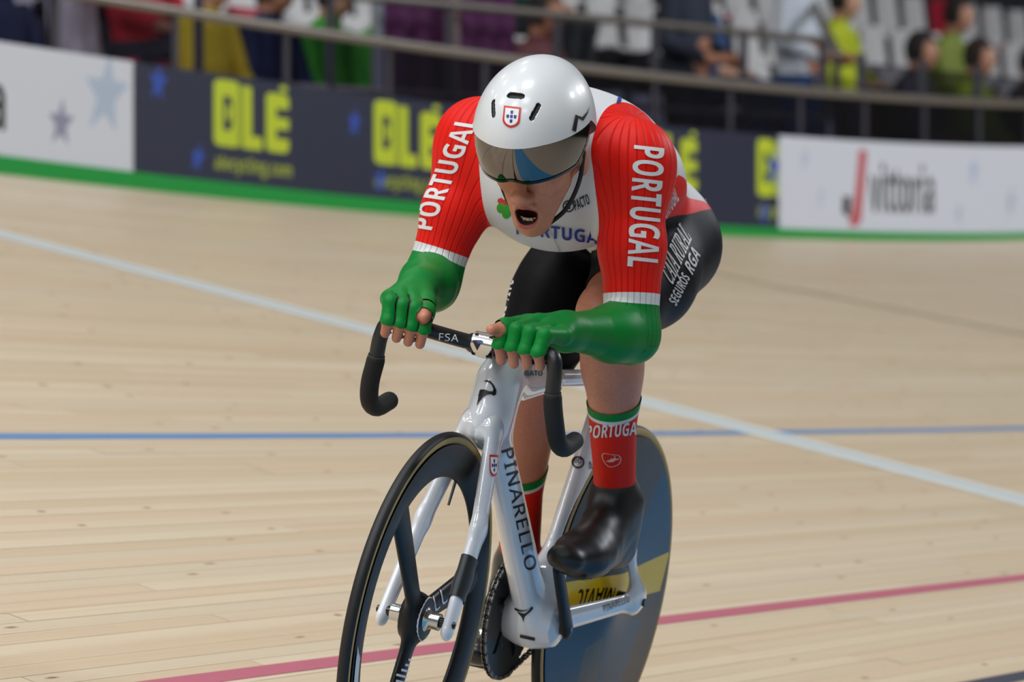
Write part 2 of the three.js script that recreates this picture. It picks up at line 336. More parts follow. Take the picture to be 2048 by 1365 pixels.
// ---------------------------------------------------------------- outer fence: green foot, printed boards, glass and handrail
const fenceS = [-16, 43], greenH = (s) => 0.075 - 0.0035 * Math.min(Math.max(s - 8.8, -2), 10.5);
const sheet = (s0, s1, n, y0, y1, d) => grid(n, 1, (u, v) => { const s = s0 + (s1 - s0) * u, b = wallBase(s); return beyond(s, d, b + (typeof y0 === 'function' ? y0(s) : y0) * (1 - v) + (typeof y1 === 'function' ? y1(s) : y1) * v); });
function slab(s0, s1, n, y0, y1, d0, d1) {                                   // a curved board with thickness
  const f = (q) => (typeof q === 'function' ? q : () => q), a = f(y0), b = f(y1);
  return merged([sheet(s0, s1, n, a, b, d0), sheet(s0, s1, n, a, b, d1), grid(n, 1, (u, v) => { const s = s0 + (s1 - s0) * u; return beyond(s, d0 + (d1 - d0) * v, wallBase(s) + b(s)); }), ...[s0, s1].map((s) => grid(1, 1, (u, v) => beyond(s, d0 + (d1 - d0) * u, wallBase(s) + a(s) + (b(s) - a(s)) * v)))]);
}
struct('trim', slab(-16, 43, 160, -0.03, greenH, -0.005, 0.05), mat('#0f9a3a', 0.45), 'green strip at the foot of the outer fence').name = 'trim_1';
const BT = 0.535;                                                            // top of the boards above the track's edge
function star(c, x, y, r, rot, col, sx = 1) { c.save(); c.translate(x, y); c.rotate(rot); c.scale(sx, 1); c.fillStyle = col; c.beginPath(); for (let i = 0; i < 10; i++) { const q = i % 2 ? r * 0.42 : r, a = -Math.PI / 2 + i * Math.PI / 5; c[i ? 'lineTo' : 'moveTo'](q * Math.cos(a), q * Math.sin(a)); } c.fill(); c.restore(); }
const boardMesh = (s0, s1, n, map, label) => {
  const g = group('advertising_board'), m = new THREE.MeshPhysicalMaterial({ map, roughness: 0.5, side: THREE.DoubleSide });
  part('print', sheet(s0, s1, n, greenH, BT, 0), m, g); part('backing', slab(s0, s1, n, greenH, BT, 0.004, 0.03), mat('#d8dadd', 0.6), g);
  return tag(g, label, 'board', 'boards of the outer fence');
};
function drawVittoria(c, w, h, at) {                                         // white board: red slash, dark lettering, faint stars
  c.fillStyle = '#d6dae1'; c.fillRect(0, 0, w, h);
  for (const [x, y, r, o, col] of at.stars) star(c, x, y, r, o, col, at.sx);
  for (const x of at.words) {
    c.fillStyle = '#c25a5e'; c.beginPath(); c.moveTo(x + 62, h * 0.10); c.lineTo(x + 100, h * 0.10); c.lineTo(x + 74, h * 0.86); c.quadraticCurveTo(x + 60, h * 1.0, x + 10, h * 0.92); c.quadraticCurveTo(x + 40, h * 0.86, x + 62, h * 0.10); c.fill();
    c.fillStyle = '#2b2a28'; c.beginPath(); c.moveTo(x - 10, h * 0.62); c.lineTo(x + 26, h * 0.62); c.lineTo(x + 20, h * 0.86); c.lineTo(x - 14, h * 0.8); c.fill();
    c.save(); c.translate(x + 112, h * 0.78); c.scale(0.46, 1.9); c.font = 'bold 196px sans-serif'; c.fillText('vittoria', 0, 0); c.restore();
  }
}
const whiteR = canvas(2048, 512, (c, w, h) => drawVittoria(c, w, h, { sx: 0.26, words: [290, 1350], stars: [[110, 120, 80, 0.1, '#bcc4d6'], [930, 150, 110, 0.1, '#b3bfd8'], [850, 400, 80, 0, '#b9bccb'], [1140, 330, 110, 0.1, '#b9bccb'], [180, 330, 80, 0.1, '#c3cad6']] }));
const whiteL = canvas(2048, 512, (c, w, h) => drawVittoria(c, w, h, { sx: 0.26, words: [250, 1325], stars: [[1880, 330, 119, 0.03, '#9093a8'], [1985, 170, 210, 0.05, '#b3c2d4'], [900, 150, 120, 0.1, '#b9c6d6'], [1020, 400, 80, 0.1, '#a9b4cc']] }));
const darkB = canvas(2048, 256, (c, w, h) => {
  c.fillStyle = '#23283f'; c.fillRect(0, 0, w, h);
  const col = '#c3d327', navy = '#23283f';
  for (const x of [-239, 201, 641, 1080, 1520, 1960]) {
    c.save(); c.translate(x, 12);
    const R = (x, y, w, h, r) => { c.beginPath(); c.roundRect(x, y, w, h, r); c.fill(); };
    c.fillStyle = col; R(0, 0, 68, 158, 16); c.fillStyle = navy; R(25, 38, 20, 82, 4); c.fillStyle = col; c.fillRect(33, 60, 12, 34); c.fillStyle = navy; c.fillRect(33, 94, 12, 10); c.fillRect(45, 48, 4, 60);
    c.fillStyle = '#9fb02a'; c.fillRect(62, 6, 12, 150); c.fillStyle = col; R(76, 8, 24, 150, 6); R(76, 126, 52, 32, 6);
    R(138, 16, 62, 142, 14); c.fillStyle = navy; c.fillRect(166, 52, 40, 22); c.fillRect(166, 102, 40, 22); c.fillStyle = col; R(176, -4, 20, 13, 3);
    c.fillStyle = '#aab72c'; c.save(); c.scale(0.72, 1.0); c.font = 'bold 47px sans-serif'; c.fillText('alecycling.com', 2, 214, 290); c.restore();
    c.restore();
  }
  for (const [x, y, r, o] of [[60, 40, 50, 0.1], [160, 205, 40, 0.2], [585, 75, 42, 0.1], [660, 210, 40, 0.1], [1090, 75, 42, 0.2], [1120, 215, 30, 0], [1560, 80, 42, 0.2], [2030, 90, 60, 0.1], [1990, 215, 40, 0.1]]) star(c, x, y, r, o, '#2f4fae', 0.5);
});
boardMesh(3.6, 9.74, 40, whiteL, 'white printed board with large black letters and grey stars, left end');
boardMesh(9.75, 15.76, 50, darkB, 'navy printed board with yellow block letters and blue stars');
boardMesh(15.77, 21.8, 40, whiteR, 'white printed board with a red slash and dark lettering');
boardMesh(21.81, 43, 60, darkB, 'second navy printed board, far right beyond the white one');
boardMesh(-16, 3.59, 60, darkB, 'navy printed board nearest the camera, left of the white one');

const steel = mat('#8c857c', 0.35, { metalness: 0.6 }), darkSteel = mat('#4c4a52', 0.45, { metalness: 0.4 });
const railCurve = (s0, s1, d, yf, r, n = 90) => { const pts = []; for (let i = 0; i <= n; i++) { const s = s0 + (s1 - s0) * i / n; pts.push(beyond(s, d, yf(s))); } return tube(pts, r, n * 2, 10); };
{
  const g = group('fence_handrail'); tag(g, 'grey tubular handrail with glass panels standing on the boards', 'railing');
  part('rail', railCurve(2, 34, 0.05, (s) => wallBase(s) + BT + 0.25, 0.024, 120), steel, g);
  const tinted = new THREE.MeshPhysicalMaterial({ color: '#5c5c72', roughness: 0.25, transmission: 1, thickness: 0, ior: 1.45, side: THREE.DoubleSide });
  const pane = new THREE.MeshPhysicalMaterial({ color: '#b3b0c4', roughness: 0.08, transmission: 1, thickness: 0, ior: 1.45, side: THREE.DoubleSide });
  for (let s = 4.1; s < 30; s += 0.86) {
    part('post', box(0.03, 0.27, 0.03).translate(...beyond(s, 0.05, wallBase(s) + BT + 0.125).toArray()), darkSteel, g);
    if (s > 6) part('glass_panel', sheet(s + 0.02, s + 0.84, 4, BT + 0.005, BT + 0.225, 0.05), s > 11.3 ? tinted : pane, g);
  }
  lit(g);
}

// ---------------------------------------------------------------- stands
const concrete = mat('#55555b', 0.9), ROW = [{ d: 1.35, y: 1.18 }, { d: 2.2, y: 1.56 }, { d: 3.05, y: 1.94 }, { d: 3.9, y: 2.32 }];
const walk = (s0, s1, d0, d1, y) => merged([grid(40, 1, (u, v) => beyond(s0 + (s1 - s0) * u, d0 + (d1 - d0) * v, y)), grid(40, 1, (u, v) => beyond(s0 + (s1 - s0) * u, d0, y - 0.5 * v))]);
struct('floor', walk(3, 40, 0.06, 0.95, 1.1), concrete, 'dark walkway behind the outer fence');
ROW.forEach((r, k) => struct('floor', walk(3, 40, r.d - 0.42, k === 3 ? 9 : r.d + 0.43, r.y), concrete, `dark step of the stands, row ${k + 1}`));
struct('wall_stand', slab(3, 40, 40, 1.0, 4.2, 5.2, 5.4), mat('#2f3036', 0.9), 'dark wall behind the seat rows');

// plastic shell seat: pan, curved back and foot, front towards +z
const seatPan = (() => {
  const prof = [[0.2, 0.43], [0.215, 0.405], [0.19, 0.395], [0.0, 0.385], [-0.15, 0.405], [-0.2, 0.45], [-0.235, 0.6], [-0.27, 0.79], [-0.285, 0.8], [-0.27, 0.76]];
  const c = new THREE.CatmullRomCurve3(prof.map(([z, y]) => V(0, y, z)));
  return grid(10, 26, (u, v) => { const p = c.getPoint(v), x = (u - 0.5) * 0.44, e = Math.abs(u - 0.5) * 2, back = Math.max(0, (v - 0.45) / 0.55); return V(x * (1 - 0.25 * back * back * back), p.y + 0.025 * e ** 3 * (1 - back), p.z + 0.05 * e * e * back); });
})();
const seatFoot = merged([box(0.05, 0.39, 0.06, 0, 0.195, -0.08), box(0.3, 0.03, 0.08, 0, 0.375, -0.06)]);
const seatWhite = mat('#c9c7c4', 0.5), seatRed = mat('#a51830', 0.5), footM = mat('#3a3a3e', 0.6);
const seatG = new THREE.Group(); part('shell', seatPan, seatWhite, seatG); part('foot', seatFoot, footM, seatG);
const face = (s) => { const a = PATH.psi(s); return Math.atan2(Math.cos(a), Math.sin(a)); };     // turns +z towards the track
const seatAt = [];
const rowName = ['front', 'second', 'third', 'fourth'];
const units = ['', 'first', 'second', 'third', 'fourth', 'fifth', 'sixth', 'seventh', 'eighth', 'ninth', 'tenth', 'eleventh', 'twelfth', 'thirteenth', 'fourteenth', 'fifteenth', 'sixteenth', 'seventeenth', 'eighteenth', 'nineteenth', 'twentieth'];
const ordinal = (n) => (n <= 20 ? units[n] : n < 30 ? `twenty-${units[n - 20]}` : n === 30 ? 'thirtieth' : n < 40 ? `thirty-${units[n - 30]}` : 'fortieth');
ROW.forEach((r, k) => {
  const [a, b] = [[9.6, 25], [11.0, 28], [12.2, 31], [13.4, 33]][k]; let n = 0;
  for (let s = a; s < b; s += 0.56) {
    if (k < 2 && s > 17.6 && s < 20.2) continue;                              // the stairs
    const red = k === 0 ? [4, 5, 6, 9, 10, 16, 17, 21].includes(n) : (n * 7 + k * 3) % 9 === 0;
    const o = seatG.clone(); o.name = numbered('stand_seat'); scene.add(o); o.position.copy(beyond(s, r.d, r.y)); o.rotation.y = face(s);
    if (red) o.children[0].material = seatRed;
    n++;
    tag(o, `${red ? 'red' : 'pale grey'} shell seat, ${ordinal(n)} from the left in the ${rowName[k]} stand row`, 'seat', 'shell seats in the stands'); seatAt.push(o);
  }
});

// guard rail of the stands, ending at a stair with a sloping handrail
{
  const g = group('guard_rail'); tag(g, 'upper grey guard rail on posts in front of the seats', 'railing');
  part('rail', railCurve(8.5, 17.75, 0.6, () => 2.27, 0.022, 50), steel, g);
  part('lower_rail', railCurve(8.5, 17.75, 0.6, () => 1.83, 0.016, 50), steel, g);
  for (let s = 8.9; s < 17.8; s += 1.1) part('post', box(0.045, 1.15, 0.045).translate(...beyond(s, 0.6, 1.69).toArray()), darkSteel, g);
  const h = group('stair_handrail'); tag(h, 'sloping steel handrail beside the stand stairs', 'railing');
  part('rail', tube([beyond(17.95, 0.62, 2.2), beyond(19.6, 1.5, 2.75), beyond(21.6, 2.4, 3.3)], 0.028, 30, 10), steel, h);
  part('lower_rail', tube([beyond(17.95, 0.62, 1.8), beyond(19.6, 1.5, 2.3), beyond(21.6, 2.4, 2.85)], 0.02, 30, 10), steel, h);
  for (const [s, d, y] of [[17.95, 0.62, 2.2], [19.0, 1.2, 2.55], [20.3, 1.8, 2.92]]) part('post', box(0.04, y - 1.1, 0.04).translate(...beyond(s, d, (y + 1.1) / 2).toArray()), darkSteel, h);
  const p = group('glass_screen'); tag(p, 'tall smoked glass screen with grey frame beside the stairs', 'screen');
  const smoke = new THREE.MeshPhysicalMaterial({ color: '#8f8f98', roughness: 0.15, transmission: 1, thickness: 0, side: THREE.DoubleSide });
  for (let i = 0; i < 4; i++) { const s = 17.9 + i * 0.95; part('pane', grid(2, 1, (u, v) => beyond(s + 0.9 * u, 0.45, 1.15 + 1.0 * v)), smoke, p); part('frame_post', box(0.05, 1.1, 0.05).translate(...beyond(s, 0.45, 1.65).toArray()), darkSteel, p); }
  // purple drape hung behind the rail
  const w = group('purple_drape'); tag(w, 'deep purple drape hanging behind the fence rail', 'curtain');
  part('cloth', grid(60, 12, (u, v) => beyond(13.0 + 1.35 * u, 0.8 + 0.03 * Math.sin(u * 40) * (1 - 0.4 * v), 1.7 + 1.2 * v)), mat('#4d1046', 0.8), w);
  part('pole', cyl(beyond(12.95, 0.8, 1.1), beyond(12.95, 0.8, 3.1), 0.03), mat('#9aa4ad', 0.3, { metalness: 0.5 }), w);
  part('pole', cyl(beyond(13.55, 0.72, 1.1), beyond(13.55, 0.72, 3.1), 0.03), mat('#7f6a66', 0.5), w);
}
// ---------------------------------------------------------------- the bicycle: own frame with x forward, y up, z to the rider's right, origin at the front hub
const RIDE = new THREE.Matrix4().set(-0.366908, 0.172723, -0.914082, -0.171637, 0.015236, 0.983596, 0.179743, -0.594191 + EYE, 0.930133, 0.052022, -0.363520, -8.847338, 0, 0, 0, 1);
const ride = (name) => { const g = group(name); RIDE.decompose(g.position, g.quaternion, g.scale); return g; };
const LOOK = [0.9318, 0.0522, -0.3591], ACROSS = [-0.3669, 0.1727, -0.9141], UPRIGHT = [0.0152, 0.9836, 0.1797];   // directions used to lay the prints on
const STEER = (() => {
  const h = 74 * Math.PI / 180, ax = V(-Math.cos(h), Math.sin(h), 0), o = V(Math.sin(h), Math.cos(h), 0).multiplyScalar(-0.043);
  return new THREE.Matrix4().makeTranslation(o.x, o.y, o.z).multiply(new THREE.Matrix4().makeRotationAxis(ax, 0.0414)).multiply(new THREE.Matrix4().makeTranslation(-o.x, -o.y, -o.z));
})();
const steer = (g) => g.applyMatrix4(STEER);
const unsteer = STEER.clone().invert(), UE = unsteer.elements;
const steered = (f) => (x, y, z) => f(UE[0] * x + UE[4] * y + UE[8] * z + UE[12], UE[1] * x + UE[5] * y + UE[9] * z + UE[13], UE[2] * x + UE[6] * y + UE[10] * z + UE[14]);
const bike = ride('track_bicycle'); tag(bike, 'white track racing bicycle with black tri-spoke front wheel and dark disc rear wheel', 'bicycle');
const whiteGloss = mat('#dfe3e8', 0.16, { clearcoat: 1, clearcoatRoughness: 0.05 }), carbon = mat('#0b0f11', 0.42, { specularIntensity: 0.6 }), blackMatte = mat('#0d0e10', 0.6), blackGloss = mat('#08090a', 0.2), silver = mat('#c9c9c6', 0.22, { metalness: 0.95 }), inkBlack = mat('#0c0d12', 0.4), rubber = mat('#101214', 0.55), tan = mat('#b79a5b', 0.6), gold = mat('#b98a2a', 0.5);

// flat-sided tube in the plane of the bike: half depth r, half width w, offset z
function aero(a, b, r0, r1, w0, w1, z0 = 0, z1 = z0) {
  const dx = b[0] - a[0], dy = b[1] - a[1], L = dx * dx + dy * dy;
  return (x, y, z) => {
    const px = x - a[0], py = y - a[1]; let t = (px * dx + py * dy) / L; t = t < 0 ? 0 : t > 1 ? 1 : t;
    const r = r0 + (r1 - r0) * t, w = w0 + (w1 - w0) * t, d = Math.hypot(px - dx * t, py - dy * t);
    return (Math.hypot(d / r, (z - z0 - (z1 - z0) * t) / w) - 1) * Math.min(r, w);
  };
}
const mirrorZ = (f) => (x, y, z) => f(x, y, -Math.abs(z));
const frameF = (() => {
  const main = blend([
    aero([-0.214, 0.448], [-0.175, 0.348], 0.034, 0.045, 0.024, 0.034), aero([-0.19, 0.426], [-0.77, 0.43], 0.019, 0.015, 0.021, 0.016), aero([-0.22, 0.405], [-0.44, 0.43], 0.034, 0.012, 0.02, 0.016),
    aero([-0.2, 0.355], [-0.565, -0.005], 0.034, 0.042, 0.026, 0.029), aero([-0.785, 0.435], [-0.632, 0.04], 0.046, 0.044, 0.0175, 0.0205), aero([-0.62, 0.03], [-0.59, -0.03], 0.034, 0.04, 0.021, 0.034),
    flat(cap([-0.588, -0.034, -0.012], [-0.588, -0.034, 0.012], 0.04), [-0.588, -0.034, 0], [0, 0, 1], 1.1)], 0.045);
  const rear = mirrorZ(blend([aero([-0.75, 0.37], [-0.915, 0.10], 0.013, 0.012, 0.011, 0.009, -0.014, -0.05), aero([-0.915, 0.10], [-0.955, 0.012], 0.012, 0.014, 0.009, 0.008, -0.05, -0.068), aero([-0.62, -0.032], [-0.945, 0.0], 0.024, 0.017, 0.013, 0.008, -0.034, -0.068), aero([-0.945, 0.002], [-0.972, 0.004], 0.017, 0.015, 0.007, 0.007, -0.069)], 0.02));
  const shell = (x, y, z) => Math.max(Math.hypot(x + 0.589, y + 0.034) - 0.036, Math.abs(z) - 0.044) - 0.003;
  return (x, y, z) => { let d = smin(main(x, y, z), rear(x, y, z), 0.014); d = smin(d, shell(x, y, z), 0.02); const q = Math.max(Math.hypot(x + 0.955, y) - 0.345, Math.abs(z) - 0.016); return smax(d, -q, 0.006); };
})();
const frameMesh = nets(frameF, [-1.0, -0.09, -0.1], [-0.07, 0.5, 0.1], 0.0042);
const frame = part('frame', toGeometry(frameMesh), whiteGloss, bike);
const forkF0 = (() => {
  const leg = mirrorZ(blend([aero([-0.172, 0.352], [-0.165, 0.336], 0.043, 0.038, 0.034, 0.028, 0, -0.01), aero([-0.16, 0.335], [-0.092, 0.165], 0.032, 0.0235, 0.0148, 0.0132, -0.026, -0.053), aero([-0.092, 0.165], [0.0, -0.012], 0.0235, 0.0185, 0.0132, 0.0108, -0.053, -0.0625)], 0.009));
  return (x, y, z) => { const q = Math.max(Math.hypot(x, y) - 0.343, Math.abs(z) - 0.017); return smax(leg(x, y, z), -q, 0.008); };
})();
const forkF = steered(forkF0);
const forkMesh = nets(forkF, [-0.25, -0.05, -0.11], [0.05, 0.44, 0.11], 0.0038);
const fork = part('fork', toGeometry(forkMesh), whiteGloss, bike);
part('sensor_wrap', toGeometry(grow(clip(forkMesh, (x, y, z) => Math.min(-z, 0.118 - y + 0.4 * (x + 0.06), y - 0.5 * (x + 0.02) - 0.047)), (P, i) => 0.0022 + 0.002 * Math.max(0, Math.sin((P[i + 1] - 0.05) * 70)))), mat('#22282b', 0.45), fork).userData.label = 'black wrap around the left fork blade';
for (const s of [-1, 1]) {
  part('fork_end_bolt', steer(merged([cyl(V(0, 0, s * 0.066), V(0, 0, s * 0.0745), 0.0075, 0.0065, 12), cyl(V(0, 0, s * 0.07), V(0, 0, s * 0.0755), 0.004, 0.004, 6)])), blackGloss, fork);
}
// prints on the frame
const onFrame = (g, m = inkBlack, parent = frame) => part('print', g, m, parent);
onFrame(word('PINARELLO', frameF, [-0.4, 0.2947, 0.0497], [-0.4, 0.0688, -0.0424], [-0.4, 0.3014, 0.0348], LOOK, fontR, { spacing: 0.05 }));
onFrame(word('PINARELLO', frameF, [-0.8, -0.0166, -0.0615], [-0.8, 0.008, -0.114], [-0.8, -0.0076, -0.0577], LOOK, fontR, { spacing: 0.03, cell: 0.008 }));
onFrame(word('MA', frameF, [-0.7, 0.2558, -0.0172], [-0.7, 0.2603, -0.04], [-0.7, 0.266, -0.0152], LOOK, fontR));
onFrame(word('GATO', frameF, [-0.35, 0.4337, 0.0106], [-0.35, 0.4387, -0.0254], [-0.35, 0.44, 0.0118], LOOK, font), mat('#1b4a5a', 0.4));
const horn = [[310, 543], [345, 524], [395, 535], [440, 585], [472, 655], [465, 708], [440, 725], [400, 705], [350, 712], [300, 745], [255, 800], [220, 860], [235, 790], [245, 735], [240, 715], [255, 700], [245, 690], [262, 680], [252, 668], [275, 645], [320, 645], [380, 668], [425, 670], [435, 640], [415, 590], [380, 555], [345, 545]];
const hornShape = (k) => poly(horn.map(([x, y]) => [(x - 345) / 6.5 * k, -(y - 650) / 6.5 * k]));
onFrame(mark(hornShape(1 / 1114), (x, y, z) => Math.min(frameF(x, y, z), forkF(x, y, z)), [-0.16, 0.408, 0.0036], ACROSS, UPRIGHT, LOOK));
onFrame(mark([curveShape([[-17, 11], [-5, 7], [8, 8], [17, 14], [19, 11], [15, 5], [6, -3], [2, -8], [0, -17], [-3, -8], [-10, 0], [-12, 3], [-8, 2], [2, 0], [10, 6], [14, 11], [6, 6], [-6, 4], [-16, 7]].map(([x, y]) => [x / 1068, y / 1068]), 90)], frameF, [-0.55, -0.0188, 0.0059], ACROSS, UPRIGHT, LOOK));
onFrame(mark([poly([[-0.014, 0.003], [0.014, -0.003], [0.014, -0.009], [-0.014, -0.003]])], frameF, [-0.56, -0.0608, -0.0063], ACROSS, UPRIGHT, LOOK));
const disk = (x, y, r) => { const s = new THREE.Shape(); s.absarc(x, y, r, 0, 7); return s; };
onFrame(mark([ring(0, 0, 0.0085, 0.0115)], frameF, [-0.68, 0.2666, -0.0012], ACROSS, UPRIGHT, LOOK));
onFrame(word('UCI', frameF, [-0.68, 0.2640, 0.0062], [-0.68, 0.2660, -0.0082], [-0.68, 0.2700, 0.0072], LOOK, font));
// shield of arms: red rim, white field, five small blue shields with white dots
const shieldOutline = (w, h) => { const s = new THREE.Shape(); s.moveTo(-w, h); s.lineTo(w, h * 0.94); s.lineTo(w, -h * 0.25); s.quadraticCurveTo(w * 0.95, -h * 0.85, 0, -h); s.quadraticCurveTo(-w * 0.95, -h * 0.85, -w, -h * 0.25); s.closePath(); return s; };
const smallShield = (x, y, w, h) => { const s = new THREE.Shape(); s.moveTo(x - w, y + h); s.lineTo(x + w, y + h); s.lineTo(x + w, y - h * 0.2); s.quadraticCurveTo(x + w, y - h, x, y - h); s.quadraticCurveTo(x - w, y - h, x - w, y - h * 0.2); s.closePath(); return s; };
const printRed = mat('#c8281e', 0.35), printBlue = mat('#1c2f86', 0.35), printWhite = mat('#e4e6e6', 0.4);
function arms(parent, f, o, u, v, n, w, h) {
  const opt = (off) => ({ off, cell: 0.004 });
  const r = part('shield_rim', mark([shieldOutline(w, h)], f, o, u, v, n, opt(0.0011)), printRed, parent);
  part('shield_field', mark([shieldOutline(w * 0.78, h * 0.8)], f, o, u, v, n, opt(0.0016)), printWhite, parent);
  part('small_shields', mark([[0, 0.42], [-0.42, 0.02], [0, 0.02], [0.42, 0.02], [0, -0.4]].map(([x, y]) => smallShield(x * w, y * h, w * 0.15, h * 0.155)), f, o, u, v, n, opt(0.0021)), printBlue, parent);
  return r;
}
arms(fork, forkF, [-0.13, 0.2797, -0.0465], ACROSS, UPRIGHT, LOOK, 0.0075, 0.0195);

// wheels
function tyre(parent, cx, tread) {
  const R = 0.3235, r = 0.0115, arc = (a0, a1, n = 14, rr = r) => Array.from({ length: n + 1 }, (_, i) => { const a = a0 + (a1 - a0) * i / n; return [R + rr * Math.cos(a), rr * Math.sin(a)]; });
  const t = part('tyre', lathe(arc(-tread, tread, 18), 128).translate(cx, 0, 0), rubber, parent);
  for (const s of [-1, 1]) part('sidewall', lathe(arc(s * (tread - 0.01), s * 2.75, 10, r * 0.985), 128).translate(cx, 0, 0), tan, t);
  return t;
}
const front = new THREE.Group(); front.name = 'front_wheel'; bike.add(front); front.applyMatrix4(STEER);
tyre(front, 0, 1.2);
part('rim', lathe([[0.3145, 0.0118], [0.300, 0.0128], [0.284, 0.0118], [0.266, 0.008], [0.256, 0.0035], [0.2535, 0], [0.256, -0.0035], [0.266, -0.008], [0.284, -0.0118], [0.300, -0.0128], [0.3145, -0.0118]], 128), carbon, front);
const spokeF = (deg) => { const a = deg * Math.PI / 180, c = Math.cos(a), s = Math.sin(a); return aero([0.03 * c, 0.03 * s], [0.275 * c, 0.275 * s], 0.021, 0.031, 0.0105, 0.0095); };
const triF = (() => { const sp = [47, 167, 287].map(spokeF), hub = (x, y, z) => Math.max(Math.hypot(x, y) - 0.035, Math.abs(z) - 0.016); const b = blend(sp, 0.03); return (x, y, z) => smin(b(x, y, z), hub(x, y, z), 0.02); })();
const tri = nets(triF, [-0.31, -0.31, -0.03], [0.31, 0.31, 0.03], 0.004);
[47, 167, 287].forEach((deg) => {
  const a = deg * Math.PI / 180, sector = (x, y) => { let b = Math.atan2(y, x) - a; b = Math.atan2(Math.sin(b), Math.cos(b)); return 1.0472 - Math.abs(b); };
  part('spoke', toGeometry(clip(tri, (x, y) => Math.min(sector(x, y) * Math.hypot(x, y), 0.272 - Math.hypot(x, y)))), carbon, front);
});
part('hub', merged([cyl(V(0, 0, -0.046), V(0, 0, 0.046), 0.0125, 0.0125, 24), ...[-1, 1].map((s) => lathe([[0.03, s * 0.0165], [0.028, s * 0.019], [0.02, s * 0.022], [0.015, s * 0.03], [0.0155, s * 0.046], [0.012, s * 0.0465]], 32))]), silver, front);
for (const s of [-1, 1]) part('axle_end', cyl(V(0, 0, s * 0.046), V(0, 0, s * 0.056), 0.0095, 0.0095, 18), blackGloss, front);
// white prints of the front wheel, left side
const wheelPrint = mat('#d7dadd', 0.4), AX = [1, 0, 0], AY = [0, 1, 0], OUT = [0, 0, -1];
{
  const dirA = 287 * Math.PI / 180, d = [Math.cos(dirA), Math.sin(dirA)], e = [-d[1], d[0]], bars = [];
  for (let i = 0; i < 15; i++) { const r0 = 0.075 + i * 0.0105, hw = Math.min(0.006 + i * 0.006, 0.030); bars.push(poly([[r0, -hw], [r0 + 0.0042, -hw], [r0 + 0.0042, hw], [r0, hw]].map(([r, w]) => [d[0] * (r + 0.15 * w) + e[0] * w, d[1] * (r + 0.15 * w) + e[1] * w]))); }
  part('print', mark(bars, triF, [0, 0, 0], AX, AY, OUT, { off: 0.0008 }), wheelPrint, front);
  part('print', mark([ring(0, 0, 0.0385, 0.0398)], triF, [0, 0, 0], AX, AY, OUT, { off: 0.0008 }), wheelPrint, front);
  const q = 163 * Math.PI / 180, u = [Math.cos(q), Math.sin(q)];
  const w = [u[1], -u[0]], at = (r, q) => [u[0] * r + w[0] * q, u[1] * r + w[1] * q, 0];
  part('print', word('CC', triF, at(0.055, -0.012), at(0.125, -0.012), at(0.055, 0.014), OUT, fontR, { off: 0.0008 }), wheelPrint, front);
  const rimF = (x, y, z) => Math.abs(z) - (0.0128 - 0.55 * Math.max(0, 0.296 - Math.hypot(x, y)) ** 1.25);
  for (const a0 of [-4]) { const s = []; for (let i = 0; i <= 10; i++) { const a = (a0 - i * 1.7) * Math.PI / 180; s.push([0.307 * Math.cos(a), 0.307 * Math.sin(a)]); } for (let i = 10; i >= 0; i--) { const a = (a0 - i * 1.7 - 3) * Math.PI / 180, r = 0.307 - 0.03 * Math.min(1, i / 3); s.push([r * Math.cos(a), r * Math.sin(a)]); } part('print', mark([poly(s)], rimF, [0, 0, 0], AX, AY, OUT, { off: 0.0009 }), wheelPrint, front); }
}
part('valve', cyl(V(-0.075, 0.243, 0), V(-0.061, 0.2, 0), 0.003, 0.0025, 8), mat('#55565a', 0.3, { metalness: 0.8 }), front);

const RX = -0.955;
const rearW = new THREE.Group(); rearW.name = 'rear_wheel'; bike.add(rearW);
tyre(rearW, RX, 0.95);
const discProfile = [[0.3145, 0.0118], [0.300, 0.0125], [0.26, 0.0135], [0.15, 0.018], [0.06, 0.024], [0.03, 0.03], [0.0, 0.03]];
function discFace(s) {
  const g = lathe(discProfile.map(([r, z]) => [r, s * z]), 128), p = g.attributes.position, uv = g.attributes.uv;
  for (let i = 0; i < p.count; i++) uv.setXY(i, 0.5 + p.getX(i) / 0.64, 0.5 + p.getY(i) / 0.64);
  return g.translate(RX, 0, 0);
}
const discMap = canvas(1024, 1024, (c, w, h) => {
  const X = (x) => w / 2 + x / 0.64 * w, Y = (y) => h / 2 - y / 0.64 * h, P = (col, pts) => { c.fillStyle = col; c.beginPath(); pts.forEach(([x, y], i) => c[i ? 'lineTo' : 'moveTo'](X(x), Y(y))); c.fill(); };
  c.fillStyle = '#3b352e'; c.fillRect(0, 0, w, h);
  P('#06405c', [[0.32, -0.02], [-0.06, -0.045], [-0.20, -0.06], [-0.10, -0.32], [0.32, -0.32]]);
  P('#45494a', [[0.10, -0.1], [0.02, -0.08], [-0.02, -0.32], [0.12, -0.32]]);
  P('#06405c', [[-0.03, 0.06], [-0.20, 0.26], [-0.32, 0.22], [-0.32, 0.06], [-0.15, 0.05]]);
  P('#06405c', [[0.03, 0.06], [0.20, 0.20], [0.30, 0.06]]);
  P('#dcb80f', [[0.30, 0.035], [-0.03, 0.045], [-0.31, 0.075], [-0.29, -0.005], [-0.15, -0.01], [0.30, -0.03]]);
  c.save(); c.translate(X(0.045), Y(0.018)); c.rotate(Math.PI); c.transform(-1, 0, 0, 1, 0, 0); c.restore();
  c.save(); c.translate(X(0.02), Y(0.018)); c.scale(-1, 1); c.rotate(Math.PI); c.fillStyle = '#14130f'; c.font = 'bold italic 88px sans-serif'; c.fillText('MAVIC', -10, 2, 330); c.restore();
});
const discM = new THREE.MeshPhysicalMaterial({ map: discMap, roughness: 0.22, specularIntensity: 0.22, side: THREE.DoubleSide });
for (const s of [-1, 1]) part('disc', discFace(s), discM, rearW);
